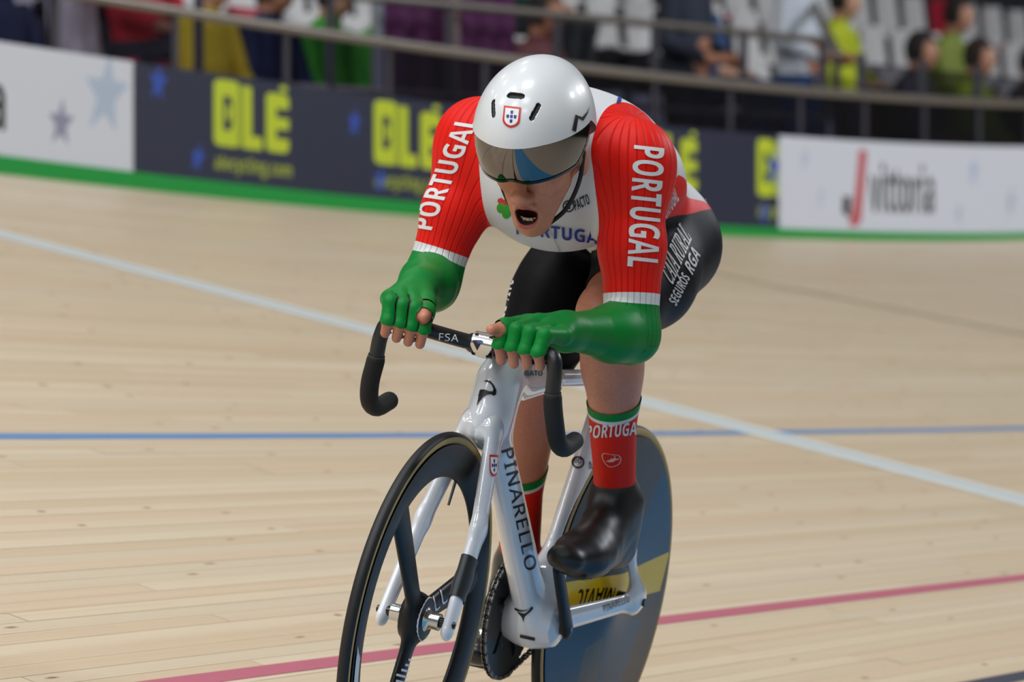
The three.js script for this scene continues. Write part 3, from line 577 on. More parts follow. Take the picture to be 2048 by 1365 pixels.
part('axle', merged([cyl(V(RX, 0, -0.062), V(RX, 0, 0.062), 0.013, 0.013, 18), ...[-1, 1].map((s) => cyl(V(RX, 0, s * 0.074), V(RX, 0, s * 0.088), 0.0085, 0.0075, 6)), ...[-1, 1].map((s) => cyl(V(RX, 0, s * 0.073), V(RX, 0, s * 0.078), 0.0135, 0.0135, 18))]), blackGloss, rearW);
for (const s of [-1, 1]) part('tensioner', box(0.034, 0.026, 0.005, RX - 0.004, 0.002, s * 0.0775, 0.002), blackMatte, rearW);
part('cog', lathe([[0.012, 0.044], [0.0285, 0.044], [0.0295, 0.046], [0.0285, 0.048], [0.012, 0.048], [0.012, 0.044]], 32).translate(RX, 0, 0), mat('#6d6d6d', 0.3, { metalness: 0.9 }), rearW);

// cranks, chainring, pedals
const BBX = -0.589, BBY = -0.034, CA = 45 * Math.PI / 180, CL = 0.168;
const ringZ = 0.046;
{
  const holes = new THREE.Shape(); holes.absarc(0, 0, 0.117, 0, Math.PI * 2);
  for (let i = 0; i < 5; i++) { const a = i * 2 * Math.PI / 5 + 0.5, h = new THREE.Path(), b = 0.24; h.moveTo(0.085 * Math.cos(a - b), 0.085 * Math.sin(a - b)); h.lineTo(0.098 * Math.cos(a - 0.08), 0.098 * Math.sin(a - 0.08)); h.lineTo(0.052 * Math.cos(a + b), 0.052 * Math.sin(a + b)); h.lineTo(0.045 * Math.cos(a), 0.045 * Math.sin(a)); h.closePath(); holes.holes.push(h); }
  const ringShape = new THREE.ExtrudeGeometry(holes, { depth: 0.004, bevelEnabled: true, bevelSize: 0.0008, bevelThickness: 0.0008, bevelSegments: 1, curveSegments: 48 });
  ringShape.translate(BBX, BBY, ringZ - 0.002);
  const c = part('chainring', ringShape, mat('#101719', 0.35), bike);
  part('inner_plate', cyl(V(BBX, BBY, ringZ + 0.001), V(BBX, BBY, ringZ + 0.0045), 0.1, 0.1, 48), mat('#0b0e10', 0.5), c);
  const teeth = []; for (let i = 0; i < 60; i++) { const a = i / 60 * 2 * Math.PI, t = box(0.0055, 0.006, 0.0028, 0.119, 0, 0); t.rotateZ(a); t.translate(BBX, BBY, ringZ); teeth.push(t); }
  part('teeth', merged(teeth), mat('#3b474b', 0.35, { metalness: 0.5 }), c);
  for (let i = 0; i < 5; i++) { const a = i * 2 * Math.PI / 5 + 0.2; part('bolt', cyl(V(BBX + 0.065 * Math.cos(a), BBY + 0.065 * Math.sin(a), ringZ - 0.006), V(BBX + 0.065 * Math.cos(a), BBY + 0.065 * Math.sin(a), ringZ - 0.002), 0.0045, 0.0045, 10), mat('#4b6a70', 0.3, { metalness: 0.6 }), c); }
}
const pedalAt = [];
for (const s of [-1, 1]) {
  const dx = -s * Math.cos(CA), dy = -s * Math.sin(CA), f = blend([aero([BBX - dx * 0.006, BBY - dy * 0.006], [BBX + dx * CL, BBY + dy * CL], 0.019, 0.0155, 0.0095, 0.0085, s * 0.07, s * 0.076)], 0.01);
  const arm = part('crank', toGeometry(nets(f, [BBX - 0.2, BBY - 0.2, s * 0.073 - 0.02], [BBX + 0.2, BBY + 0.2, s * 0.073 + 0.02], 0.004)), carbon, bike);
  part('spindle', merged([cyl(V(BBX, BBY, s * 0.045), V(BBX, BBY, s * 0.068), 0.0165, 0.0165, 24)]), blackGloss, arm);
  part('bearing_ring', lathe([[0.0175, s * 0.0465], [0.024, s * 0.0495], [0.027, s * 0.0475], [0.029, s * 0.0462]], 36).translate(BBX, BBY, 0), silver, arm);
  part('bolt', cyl(V(BBX, BBY, s * 0.077), V(BBX, BBY, s * 0.0805), 0.0075, 0.007, 12), blackGloss, arm);
  const px = BBX + dx * CL, py = BBY + dy * CL; pedalAt.push([px, py]);
  const pd = part('pedal', merged([cyl(V(px, py, s * 0.082), V(px, py, s * 0.145), 0.008, 0.007, 14), box(0.07, 0.015, 0.055, px, py + 0.002, s * 0.118, 0.005)]), blackMatte, bike);
}
// chain: single links around ring and cog
{
  const chain = new THREE.Group(); chain.name = 'chain'; bike.add(chain);
  const R = 0.1215, r = 0.0315, c0 = [BBX, BBY], c1 = [RX, 0], D = Math.hypot(c1[0] - c0[0], c1[1] - c0[1]), base = Math.atan2(c1[1] - c0[1], c1[0] - c0[0]), off = Math.acos((R - r) / D), pts = [];
  // angles at which the two straight runs leave the circles
  const a1 = base + off, a2 = base - off;
  const straight = (ang) => [[c0[0] + R * Math.cos(ang), c0[1] + R * Math.sin(ang)], [c1[0] + r * Math.cos(ang), c1[1] + r * Math.sin(ang)]];
  const [t0, t1] = straight(a2), [b0, b1] = straight(a1), pitch = 0.0127, path = [];
  const arc = (c, rad, from, to) => { const n = Math.max(2, Math.round(Math.abs(to - from) * rad / 0.001)); for (let i = 0; i <= n; i++) { const a = from + (to - from) * i / n; path.push([c[0] + rad * Math.cos(a), c[1] + rad * Math.sin(a)]); } };
  const line = (p, q) => { for (let i = 0; i <= 300; i++) path.push([p[0] + (q[0] - p[0]) * i / 300, p[1] + (q[1] - p[1]) * i / 300]); };
  line(t0, t1); arc(c1, r, a2, a1); line(b1, b0); arc(c0, R, a1, a2 + 2 * Math.PI);
  const len = [0]; for (let i = 1; i < path.length; i++) len.push(len[i - 1] + Math.hypot(path[i][0] - path[i - 1][0], path[i][1] - path[i - 1][1]));
  const total = len[len.length - 1], n = Math.round(total / pitch / 2) * 2; let j = 0;
  const at = (q) => { q = ((q % total) + total) % total; let lo = 0, hi = len.length - 1; while (hi - lo > 1) { const m = (lo + hi) >> 1; if (len[m] <= q) lo = m; else hi = m; } const t = (q - len[lo]) / (len[hi] - len[lo] || 1); return [path[lo][0] + (path[hi][0] - path[lo][0]) * t, path[lo][1] + (path[hi][1] - path[lo][1]) * t]; };
  const plate = (() => { const s = new THREE.Shape(); s.absarc(-pitch / 2, 0, 0.0042, Math.PI / 2, -Math.PI / 2); s.quadraticCurveTo(0, -0.0026, pitch / 2, -0.0042); s.absarc(pitch / 2, 0, 0.0042, -Math.PI / 2, Math.PI / 2); s.quadraticCurveTo(0, 0.0026, -pitch / 2, 0.0042); return new THREE.ExtrudeGeometry(s, { depth: 0.001, bevelEnabled: false, curveSegments: 5 }); })();
  const pins = (h) => merged([-1, 1].map((q) => cyl(V(q * pitch / 2, 0, -h), V(q * pitch / 2, 0, h), 0.0018, 0.0018, 6)));
  const outer = merged([plate.clone().translate(0, 0, 0.0036), plate.clone().translate(0, 0, -0.0046), pins(0.0052)]), inner = merged([plate.clone().translate(0, 0, 0.0022), plate.clone().translate(0, 0, -0.0032), merged([-1, 1].map((q) => cyl(V(q * pitch / 2, 0, -0.0022), V(q * pitch / 2, 0, 0.0022), 0.0038, 0.0038, 8)))]);
  const linkM = mat('#8d8a84', 0.3, { metalness: 0.9 }), linkD = mat('#2a2927', 0.35, { metalness: 0.8 });
  for (let i = 0; i < n; i++) { const p = at(i * total / n), q = at((i + 1) * total / n), m = part('link', i % 2 ? inner : outer, i % 2 ? linkD : linkM, chain); m.position.set((p[0] + q[0]) / 2, (p[1] + q[1]) / 2, ringZ); m.rotation.z = Math.atan2(q[1] - p[1], q[0] - p[0]); }
}
// handlebar, stem, saddle
const barPts = (s) => [[-0.1, 0.49, 0], [-0.092, 0.491, 0.03], [-0.06, 0.497, 0.08], [-0.03, 0.5035, 0.128], [-0.014, 0.5, 0.158], [-0.011, 0.475, 0.166], [-0.017, 0.43, 0.1695], [-0.03, 0.388, 0.177], [-0.055, 0.354, 0.181], [-0.095, 0.341, 0.181], [-0.152, 0.352, 0.18]].map(([x, y, z]) => V(x, y, s * z));
const bar = part('handlebar', steer(merged([-1, 1].map((s) => tube(barPts(s), 0.0138, 90, 16)))), mat('#17191b', 0.4), bike);
for (const s of [-1, 1]) {
  const c = new THREE.CatmullRomCurve3(barPts(s), false, 'centripetal'), from = 0.6, pts = []; for (let i = 0; i <= 22; i++) pts.push(c.getPoint(from + (1 - from) * i / 22));
  const gr = part('grip', steer(tube(pts, 0.0168, 60, 16)), mat('#0b0c0d', 0.75), bar);
  part('grip_collar', steer(tube([c.getPoint(from - 0.022), c.getPoint(from + 0.004)], 0.0152, 6, 16, false)), mat('#2c2e30', 0.5), gr);
}
const barF = steered((x, y, z) => { let d = 1; for (const s of [-1, 1]) { const p = barPts(s); for (let i = 0; i < 4; i++) d = Math.min(d, cap(p[i].toArray(), p[i + 1].toArray(), 0.0138)(x, y, z)); } return d; });
part('print', word('FSA', barF, [-0.05, 0.4870, 0.0690], [-0.05, 0.4905, 0.0300], [-0.05, 0.4955, 0.0700], LOOK, fontR, { spacing: 0.1 }), printWhite, bar);
const stemF = steered(blend([cap([-0.2, 0.482, 0], [-0.112, 0.49, 0], 0.021, 0.019), flat(cap([-0.1, 0.49, -0.022], [-0.1, 0.49, 0.022], 0.0185), [-0.1, 0.49, 0], [0, 0, 1], 1), cap([-0.21, 0.46, 0], [-0.216, 0.492, 0], 0.019)], 0.012));
const stem = part('stem', toGeometry(nets(stemF, [-0.27, 0.42, -0.06], [-0.05, 0.53, 0.06], 0.0028)), blackGloss, bike);
const face0 = steered((x, y, z) => Math.max(Math.abs(Math.hypot(x + 0.1, y - 0.49) - 0.0205) - 0.003, -(x + 0.097), Math.abs(z) - 0.021 + 0.6 * Math.max(0, 0.487 - y)));
part('faceplate', toGeometry(nets(face0, [-0.13, 0.46, -0.04], [-0.06, 0.52, 0.04], 0.0018, 1)), silver, stem);
for (const s of [-1, 1]) for (const y of [0.508, 0.472]) part('bolt', steer(cyl(V(-0.1, y, s * 0.014), V(-0.082, y + (y > 0.49 ? -0.002 : 0.002), s * 0.014), 0.0038, 0.0038, 10)), blackGloss, stem);
part('stem_mark', mark([poly([[-0.009, 0.006], [0.009, 0.006], [0, -0.012]])], face0, [-0.07, 0.4925, 0.001], ACROSS, UPRIGHT, LOOK, { cell: 0.003 }), inkBlack, stem);
part('stem_mark', mark([poly([[-0.008, 0.003], [0.004, 0.003], [0.002, -0.001], [-0.006, -0.001]])], face0, [-0.07, 0.495, -0.006], ACROSS, UPRIGHT, LOOK, { cell: 0.003 }), mat('#2b63b8', 0.4), stem);
const spacerF = blend([aero([-0.22, 0.464], [-0.216, 0.454], 0.033, 0.036, 0.0235, 0.0248)], 0.01);
part('spacer', toGeometry(nets((x, y, z) => Math.max(spacerF(x, y, z), 0.447 - y - 0.2 * (x + 0.2)), [-0.29, 0.42, -0.05], [-0.14, 0.51, 0.05], 0.003, 1)), blackMatte, bike);
part('seatpost', toGeometry(nets(aero([-0.772, 0.43], [-0.79, 0.55], 0.022, 0.018, 0.014, 0.012), [-0.85, 0.38, -0.03], [-0.72, 0.62, 0.03], 0.005)), carbon, bike);
part('saddle', toGeometry(nets(blend([flat(cap([-0.64, 0.565, 0], [-0.76, 0.57, 0], 0.019, 0.03), [0, 0.568, 0], [0, 1, 0], 0.6), flat(cap([-0.76, 0.57, 0], [-0.85, 0.575, 0], 0.035, 0.066), [0, 0.568, 0], [0, 1, 0], 0.35)], 0.03), [-0.95, 0.5, -0.09], [-0.58, 0.63, 0.09], 0.005)), blackMatte, bike);
console.log('bike done');
// ---------------------------------------------------------------- the rider, in the same frame as the bicycle
const person = ride('person'); tag(person, 'cyclist in red, white and green skinsuit and white helmet crouched over the handlebar', 'person');
const J = {
  hipL: [-0.765, 0.695, -0.08], hipR: [-0.765, 0.695, 0.08], kneeL: [-0.42, 0.562, -0.108], kneeR: [-0.605, 0.385, 0.112], ankL: [-0.61, 0.212, -0.115], ankR: [-0.815, 0.03, 0.128],
  shL: [-0.345, 0.858, -0.128], shR: [-0.365, 0.845, 0.185], elL: [-0.325, 0.546, -0.19], elR: [-0.33, 0.567, 0.215], wrL: [-0.128, 0.541, -0.138], wrR: [-0.135, 0.568, 0.158],
};
const lerp3 = (a, b, t) => a.map((v, i) => v + (b[i] - v) * t), off3 = (a, d) => a.map((v, i) => v + d[i]), sub3 = (a, b) => a.map((v, i) => v - b[i]);
const unit3 = (a) => { const l = Math.hypot(...a); return a.map((v) => v / l); }, cross3 = (a, b) => [a[1] * b[2] - a[2] * b[1], a[2] * b[0] - a[0] * b[2], a[0] * b[1] - a[1] * b[0]], dot3 = (a, b) => a[0] * b[0] + a[1] * b[1] + a[2] * b[2];

// head frame: f out of the face, u up, r to the rider's right; given in the hall and turned into the bicycle's frame
const HEAD = (() => {
  const yaw = 0.365, pitch = 0.50, roll = -0.096;
  let f = V(-Math.sin(yaw) * Math.cos(pitch), -Math.sin(pitch), Math.cos(yaw) * Math.cos(pitch)), r = V(-Math.cos(yaw), 0, -Math.sin(yaw)), u = r.clone().cross(f).normalize();
  if (u.y < 0) u.negate();
  const R = r.clone().multiplyScalar(Math.cos(roll)).addScaledVector(u, -Math.sin(roll)), U = u.clone().multiplyScalar(Math.cos(roll)).addScaledVector(r, Math.sin(roll));
  const inv = new THREE.Matrix3().setFromMatrix4(RIDE).transpose(), t = (v) => v.clone().applyMatrix3(inv).toArray();
  return { o: [-0.125, 0.8495, -0.0290], f: t(f), u: t(U), r: t(R) };
})();
const H = (f, u, r) => [0, 1, 2].map((i) => HEAD.o[i] + HEAD.f[i] * f + HEAD.u[i] * u + HEAD.r[i] * r);
const HB = [HEAD.f, HEAD.u, HEAD.r];
const inHead = (x, y, z) => { const a = x - HEAD.o[0], b = y - HEAD.o[1], c = z - HEAD.o[2]; return HB.map((B) => a * B[0] + b * B[1] + c * B[2]); };

const torsoL = [
  ell([-0.765, 0.715, 0.0], [0.115, 0.105, 0.135]), ell([-0.8, 0.69, -0.055], [0.086, 0.095, 0.072]), ell([-0.8, 0.69, 0.055], [0.086, 0.095, 0.072]),
  flat(cap([-0.73, 0.745, 0.0], [-0.58, 0.802, 0.01], 0.1, 0.112), [0, 0, 0.005], [0, 0, 1], 1.15), flat(cap([-0.58, 0.808, 0.01], [-0.42, 0.828, 0.022], 0.115, 0.125), [0, 0, 0.015], [0, 0, 1], 1.25),
  ell([-0.375, 0.785, 0.028], [0.115, 0.118, 0.145]), cap(J.shL, [-0.35, 0.872, 0.03], 0.068, 0.066), cap(J.shR, [-0.35, 0.872, 0.03], 0.068, 0.066), ell([-0.46, 0.885, 0.02], [0.12, 0.072, 0.13]),
  cap([-0.34, 0.865, 0.018], H(-0.045, -0.03, 0), 0.066, 0.058),
];
const torsoF = blend(torsoL, 0.06);
function armF(sh, el, wr) {
  const up = unit3(sub3(sh, el));
  return blend([cap(sh, lerp3(sh, el, 0.5), 0.059, 0.054), cap(lerp3(sh, el, 0.5), el, 0.054, 0.0455), cap(el, lerp3(el, wr, 0.3), 0.0445, 0.044), cap(lerp3(el, wr, 0.3), wr, 0.044, 0.0285), ell(off3(lerp3(sh, el, 0.12), [0.0, 0.0, Math.sign(sh[2]) * 0.012]), [0.06, 0.07, 0.056])], 0.03);
}
const armLF = armF(J.shL, J.elL, J.wrL), armRF = armF(J.shR, J.elR, J.wrR);
function legF(hip, knee, ank, side) {
  const d = unit3(sub3(ank, knee)), back = unit3(cross3(d, [0, 0, 1])), bk = back[0] > 0 ? back.map((v) => -v) : back;   // the calf sits behind the shin
  const m = lerp3(knee, ank, 0.3), thigh = unit3(sub3(knee, hip)), tb = unit3(cross3(thigh, [0, 0, 1])), fr = tb[1] < 0 ? tb.map((v) => -v) : tb;
  return blend([cap(hip, lerp3(hip, knee, 0.45), 0.092, 0.09), cap(lerp3(hip, knee, 0.45), lerp3(hip, knee, 0.92), 0.092, 0.062), cap(off3(lerp3(hip, knee, 0.35), fr.map((v) => v * 0.02)), off3(lerp3(hip, knee, 0.75), fr.map((v) => v * 0.012)), 0.078, 0.062),
    cap(lerp3(hip, knee, 0.95), lerp3(knee, ank, 0.08), 0.058, 0.054), cap(knee, lerp3(knee, ank, 0.25), 0.052, 0.05), cap(lerp3(knee, ank, 0.25), ank, 0.047, 0.034),
    ell(off3(m, bk.map((v) => v * 0.024)), [0.05, 0.105, 0.047], [bk, d, unit3(cross3(bk, d))])], 0.03);
}
const legLF = legF(J.hipL, J.kneeL, J.ankL, -1), legRF = legF(J.hipR, J.kneeR, J.ankR, 1);
const upperF = (x, y, z) => smin(torsoF(x, y, z), Math.min(armLF(x, y, z), armRF(x, y, z)), 0.035);
const lowerF = (x, y, z) => { const t = torsoF(x, y, z); return Math.min(smin(t, legLF(x, y, z), 0.04), smin(t, legRF(x, y, z), 0.04)); };
const bodyF = (x, y, z) => Math.min(upperF(x, y, z), lowerF(x, y, z));
const bodyMesh = nets(bodyF, [-1.0, -0.02, -0.27], [-0.05, 1.02, 0.31], 0.0055, 2);
console.log('body', bodyMesh.P.length / 3);

// feet and overshoes
function footF(ank, heel, ball, toe, side) {
  const sole = (x, y, z) => flat(cap(ball, toe, 0.043, 0.033), ball, [0, 1, 0], 0.72)(x, y, z);
  return blend([cap(off3(ank, [0.03, 0.055, 0]), ank, 0.034, 0.039), cap(ank, heel, 0.04, 0.034), flat(cap(heel, ball, 0.034, 0.04), heel, [0, 0, 1], 0.95), cap(ank, off3(ball, [-0.03, 0.022, 0]), 0.04, 0.032), cap(lerp3(ank, heel, 0.5), off3(ball, [-0.05, 0.01, 0]), 0.038, 0.036), sole], 0.03);
}
const shoeLF = footF(J.ankL, [-0.645, 0.13, -0.113], [-0.475, 0.119, -0.118], [-0.412, 0.113, -0.112]), shoeRF = footF(J.ankR, [-0.87, -0.02, 0.125], [-0.71, -0.112, 0.127], [-0.648, -0.128, 0.12]);

// hands: four fingers over the bar, thumb pointing forwards along its top
function hand(side, wr, el, first, last, thumbTip) {                         // first, last: where index and little finger cross the bar
  const s = side, z0 = first[2], z1 = last[2], B = (z) => lerp3(first, last, (z - z0) / (z1 - z0)), e = unit3(sub3(last, first)), f = unit3([Math.abs(e[2]), 0, -s * e[0]]), F = [], fingers = [];
  const put = (b, a, u) => [b[0] + f[0] * a, b[1] + u, b[2] + f[2] * a];
  const zs = [0, 1, 2, 3].map((i) => z0 + (z1 - z0) * i / 3), len = [1, 1.06, 1, 0.86], mcps = [];
  zs.forEach((z, i) => {
    const b = B(z), k = len[i], mcp = put(b, -0.028, 0.05 - 0.004 * Math.abs(i - 1) - 0.004 * (i === 3)), pip = put(b, 0.029 * k, 0.036), dip = put(b, 0.035, 0.003), tip = put(b, 0.022, -0.023 * k);
    mcps.push(mcp); fingers.push([mcp, pip, dip, tip]);
    F.push(blend([cap(mcp, pip, 0.0125, 0.0112), cap(pip, dip, 0.0112, 0.0102), cap(dip, tip, 0.0102, 0.0088)], 0.006));
  });
  const palm = blend([cap(wr, lerp3(mcps[0], wr, 0.15), 0.024, 0.0155), cap(wr, lerp3(mcps[1], wr, 0.12), 0.024, 0.016), cap(wr, lerp3(mcps[2], wr, 0.12), 0.024, 0.0155), cap(wr, lerp3(mcps[3], wr, 0.15), 0.024, 0.014), cap(off3(wr, [0.01, -0.004, 0]), off3(put(B(z0 + (z1 - z0) * 0.5), -0.022, 0.026), [0, 0, 0]), 0.022, 0.018)], 0.016);
  const tb = lerp3(wr, mcps[0], 0.35), t1 = off3(lerp3(tb, thumbTip, 0.42), [0, 0.002, -s * 0.008]), t2 = lerp3(t1, thumbTip, 0.5);
  const thumbF = blend([cap(tb, t1, 0.0185, 0.0138), cap(t1, t2, 0.0132, 0.0122), cap(t2, thumbTip, 0.0118, 0.0098)], 0.008);
  const fore = cap(lerp3(el, wr, 0.55), wr, 0.0395, 0.0285);
  const fing = (x, y, z) => { let d = F[0](x, y, z); for (let i = 1; i < 4; i++) d = smin(d, F[i](x, y, z), 0.0035); return d; };
  const field = (x, y, z) => smin(smin(smin(palm(x, y, z), fing(x, y, z), 0.012), thumbF(x, y, z), 0.012), fore(x, y, z), 0.02);
  const c = put(B((z0 + z1) / 2), 0, 0), lo = c.map((v, i) => v - [0.17, 0.09, 0.115][i]), hi = c.map((v, i) => v + [0.1, 0.11, 0.115][i]);
  const mesh = nets(field, lo, hi, 0.0032, 2);
  // how far along its finger a point lies, 0 at the knuckle, 3 at the tip; gloves end between the second and third joint
  const along = (x, y, z) => {
    let best = 1e9, val = -1;
    fingers.forEach((p, i) => { const d = F[i](x, y, z); if (d < best) { best = d; let bd = 1e9; for (let k = 0; k < 3; k++) { const a = p[k], b = p[k + 1], ab = sub3(b, a), t = Math.max(0, Math.min(1, dot3(sub3([x, y, z], a), ab) / dot3(ab, ab))), q = lerp3(a, b, t), dd = Math.hypot(x - q[0], y - q[1], z - q[2]); if (dd < bd) { bd = dd; val = k + t; } } } });
    const dt = thumbF(x, y, z), dp = palm(x, y, z);
    if (dt < best - 0.001) { const a = tb, b = thumbTip, ab = sub3(b, a), t = dot3(sub3([x, y, z], a), ab) / dot3(ab, ab); return 1.86 + (t - 0.62) * 3; }
    return dp < best - 0.006 ? -1 : val;
  };
  const gap = (x, y, z) => { const d = F.map((q) => q(x, y, z)).sort((a, b) => a - b), v = along(x, y, z); return Math.min(0.0052 - d[1], (v - 0.25) * 0.02, (2.02 - v) * 0.02); };
  return { field, mesh, along, gap, fingers, thumbTip };
}
const handL = hand(-1, J.wrL, J.elL, [-0.062, 0.4965, -0.067], [-0.04, 0.4985, -0.15], [-0.008, 0.526, -0.046]), handR = hand(1, J.wrR, J.elR, [-0.042, 0.4975, 0.1], [-0.012, 0.5035, 0.157], [0.004, 0.525, 0.08]);
console.log('hands', handL.mesh.P.length / 3);

// head with nose, open mouth, chin and ears
const hc = (a, b, ra, rb) => cap(H(...a), H(...b), ra, rb), he = (c, r) => ell(H(...c), r, HB);
const mouthF = ell(H(0.094, -0.083, 0), [0.034, 0.0165, 0.0195], HB);
const headF = (() => {
  const skull = blend([he([-0.012, 0.035, 0], [0.098, 0.1, 0.077]), he([0.028, -0.018, 0], [0.065, 0.082, 0.06]), he([0.058, -0.078, 0], [0.04, 0.045, 0.033]), he([0.066, -0.113, 0], [0.025, 0.02, 0.02]),
    hc([0.03, -0.045, -0.046], [0.062, -0.108, -0.011], 0.014, 0.016), hc([0.03, -0.045, 0.046], [0.062, -0.108, 0.011], 0.014, 0.016),
    he([0.062, -0.022, -0.036], [0.026, 0.022, 0.022]), he([0.062, -0.022, 0.036], [0.026, 0.022, 0.022]), hc([0.075, 0.022, -0.03], [0.075, 0.022, 0.03], 0.016, 0.016)], 0.026);
  const nose = blend([hc([0.087, 0.012, 0], [0.12, -0.032, 0], 0.0085, 0.012), he([0.116, -0.039, 0], [0.0145, 0.0115, 0.0135]), he([0.103, -0.041, -0.0135], [0.013, 0.0095, 0.0078]), he([0.103, -0.041, 0.0135], [0.013, 0.0095, 0.0078])], 0.011);
  const lips = blend([hc([0.0935, -0.0635, -0.013], [0.0975, -0.061, 0], 0.006, 0.0075), hc([0.0935, -0.0635, 0.013], [0.0975, -0.061, 0], 0.006, 0.0075), hc([0.081, -0.081, -0.0205], [0.0935, -0.064, -0.012], 0.005, 0.006), hc([0.081, -0.081, 0.0205], [0.0935, -0.064, 0.012], 0.005, 0.006), hc([0.080, -0.083, -0.02], [0.088, -0.1035, -0.011], 0.0055, 0.0075), hc([0.080, -0.083, 0.02], [0.088, -0.1035, 0.011], 0.0055, 0.0075), hc([0.088, -0.1035, -0.011], [0.088, -0.1035, 0.011], 0.008, 0.008)], 0.006);
  const ears = (x, y, z) => Math.min(he([-0.012, -0.02, 0.078], [0.018, 0.03, 0.009])(x, y, z), he([-0.012, -0.02, -0.078], [0.018, 0.03, 0.009])(x, y, z));
  const neck = cap([-0.34, 0.865, 0.018], H(-0.04, -0.035, 0), 0.062, 0.055), nostr = [-1, 1].map((s) => he([0.107, -0.0505, s * 0.0078], [0.007, 0.005, 0.0038]));
  return (x, y, z) => { let d = smin(skull(x, y, z), nose(x, y, z), 0.008); d = smin(d, ears(x, y, z), 0.008); d = smin(d, neck(x, y, z), 0.035); d = smin(d, lips(x, y, z), 0.006); d = smax(d, -mouthF(x, y, z), 0.004); for (const n of nostr) d = smax(d, -n(x, y, z), 0.003); return d; };
})();
const hl = HEAD.o.map((v, i) => v - [0.2, 0.18, 0.15][i]), hh = HEAD.o.map((v, i) => v + [0.16, 0.17, 0.15][i]);
const headMesh = nets(headF, hl, hh, 0.0034, 2);
console.log('head', headMesh.P.length / 3);

const noiseMap = canvas(512, 512, (c, w, h) => { c.fillStyle = '#bd7d61'; c.fillRect(0, 0, w, h); for (let i = 0; i < 9000; i++) { c.fillStyle = `rgba(${rnd() < 0.5 ? '158,86,62' : '212,152,122'},${0.04 + 0.06 * rnd()})`; const r = 1 + 5 * rnd(); c.beginPath(); c.arc(rnd() * w, rnd() * h, r, 0, 7); c.fill(); } }, { repeat: true });
noiseMap.repeat.set(5, 5);
const skin = new THREE.MeshPhysicalMaterial({ map: noiseMap, roughness: 0.48, side: THREE.DoubleSide, sheen: 0.15, sheenRoughness: 0.5, sheenColor: new THREE.Color('#ffd0b8') });
const keepBody = clip(bodyMesh, (x, y, z) => Math.max(Math.abs(z) < 0.4 ? 1 : 0, 0));
part('body', toGeometry(joined([keepBody, handL.mesh, handR.mesh, headMesh, nets(shoeLF, [-0.76, 0.06, -0.2], [-0.36, 0.33, -0.04], 0.006), nets(shoeRF, [-0.96, -0.2, 0.05], [-0.58, 0.14, 0.2], 0.006)])), skin, person);

// ---- clothing
const seg = (a, b) => { const ab = sub3(b, a), L = dot3(ab, ab); return (x, y, z) => { const t = Math.max(0, Math.min(1, ((x - a[0]) * ab[0] + (y - a[1]) * ab[1] + (z - a[2]) * ab[2]) / L)); return [t, Math.hypot(x - a[0] - ab[0] * t, y - a[1] - ab[1] * t, z - a[2] - ab[2] * t)]; }; };
const isLeg = (x, y, z) => torsoF(x, y, z) - Math.min(legLF(x, y, z), legRF(x, y, z));                  // positive on the legs
const isArm = (x, y, z) => torsoF(x, y, z) - Math.min(armLF(x, y, z), armRF(x, y, z));
const axisPos = (a, b) => { const ab = sub3(b, a), L = Math.sqrt(dot3(ab, ab)); return (x, y, z) => ((x - a[0]) * ab[0] + (y - a[1]) * ab[1] + (z - a[2]) * ab[2]) / L; };
const upL = axisPos(J.shL, J.elL), upR = axisPos(J.shR, J.elR), foL = axisPos(J.elL, J.wrL), foR = axisPos(J.elR, J.wrR), thL = axisPos(J.hipL, J.kneeL), thR = axisPos(J.hipR, J.kneeR), shinL = axisPos(J.kneeL, J.ankL), shinR = axisPos(J.kneeR, J.ankR);
const lenUL = Math.hypot(...sub3(J.shL, J.elL)), lenUR = Math.hypot(...sub3(J.shR, J.elR)), lenTL = Math.hypot(...sub3(J.hipL, J.kneeL)), lenTR = Math.hypot(...sub3(J.hipR, J.kneeR)), lenSL = Math.hypot(...sub3(J.kneeL, J.ankL)), lenSR = Math.hypot(...sub3(J.kneeR, J.ankR));
const nearest = (x, y, z) => { const d = [torsoF(x, y, z), armLF(x, y, z), armRF(x, y, z), legLF(x, y, z), legRF(x, y, z)]; let k = 0; for (let i = 1; i < 5; i++) if (d[i] < d[k]) k = i; return k; };
// position down the arm, in metres from the shoulder; the forearm runs on past the elbow
const armPos = (x, y, z, left) => { const u = left ? upL(x, y, z) : upR(x, y, z), f = left ? foL(x, y, z) : foR(x, y, z), L = left ? lenUL : lenUR, du = seg(left ? J.shL : J.shR, left ? J.elL : J.elR)(x, y, z), df = seg(left ? J.elL : J.elR, left ? J.wrL : J.wrR)(x, y, z); return df[1] + 0.004 < du[1] ? L + Math.max(f, -0.03) : Math.min(u, L + 0.03); };
const waist = (x, y, z) => { const q = Math.max(0, Math.min(1, (-0.6 - x) / 0.2)), g = Math.max(0, Math.min(1, (-0.44 - x) / 0.12)), zz = Math.max(Math.abs(z) * g, 0.13 * q * q * (3 - 2 * q)); return 0.9 * (0.652 - 0.08 * (x + 0.4) + 0.7 * Math.min(zz, 0.15) - y); };   // hem of the white top: low on the belly, high on flanks and back
const shortsField = (x, y, z) => {
  const k = nearest(x, y, z);
  if (k === 1 || k === 2) return -0.05;
  const w = waist(x, y, z);
  const sd = (a, b, c) => seg(b, c)(x, y, z)[1] - seg(a, b)(x, y, z)[1] + 0.015;
  if (k === 3) return Math.min(sd(J.hipL, J.kneeL, J.ankL), Math.max(w, (thL(x, y, z) - 0.13) * 0.6), lenTL - 0.062 - thL(x, y, z));
  if (k === 4) return Math.min(sd(J.hipR, J.kneeR, J.ankR), Math.max(w, (thR(x, y, z) - 0.13) * 0.6), lenTR - 0.012 - thR(x, y, z));
  return w;
};
const neckCut = (x, y, z) => { const p = inHead(x, y, z); return -(p[1] + 0.055) - 1.0 * (p[0] - 0.0); };   // collar
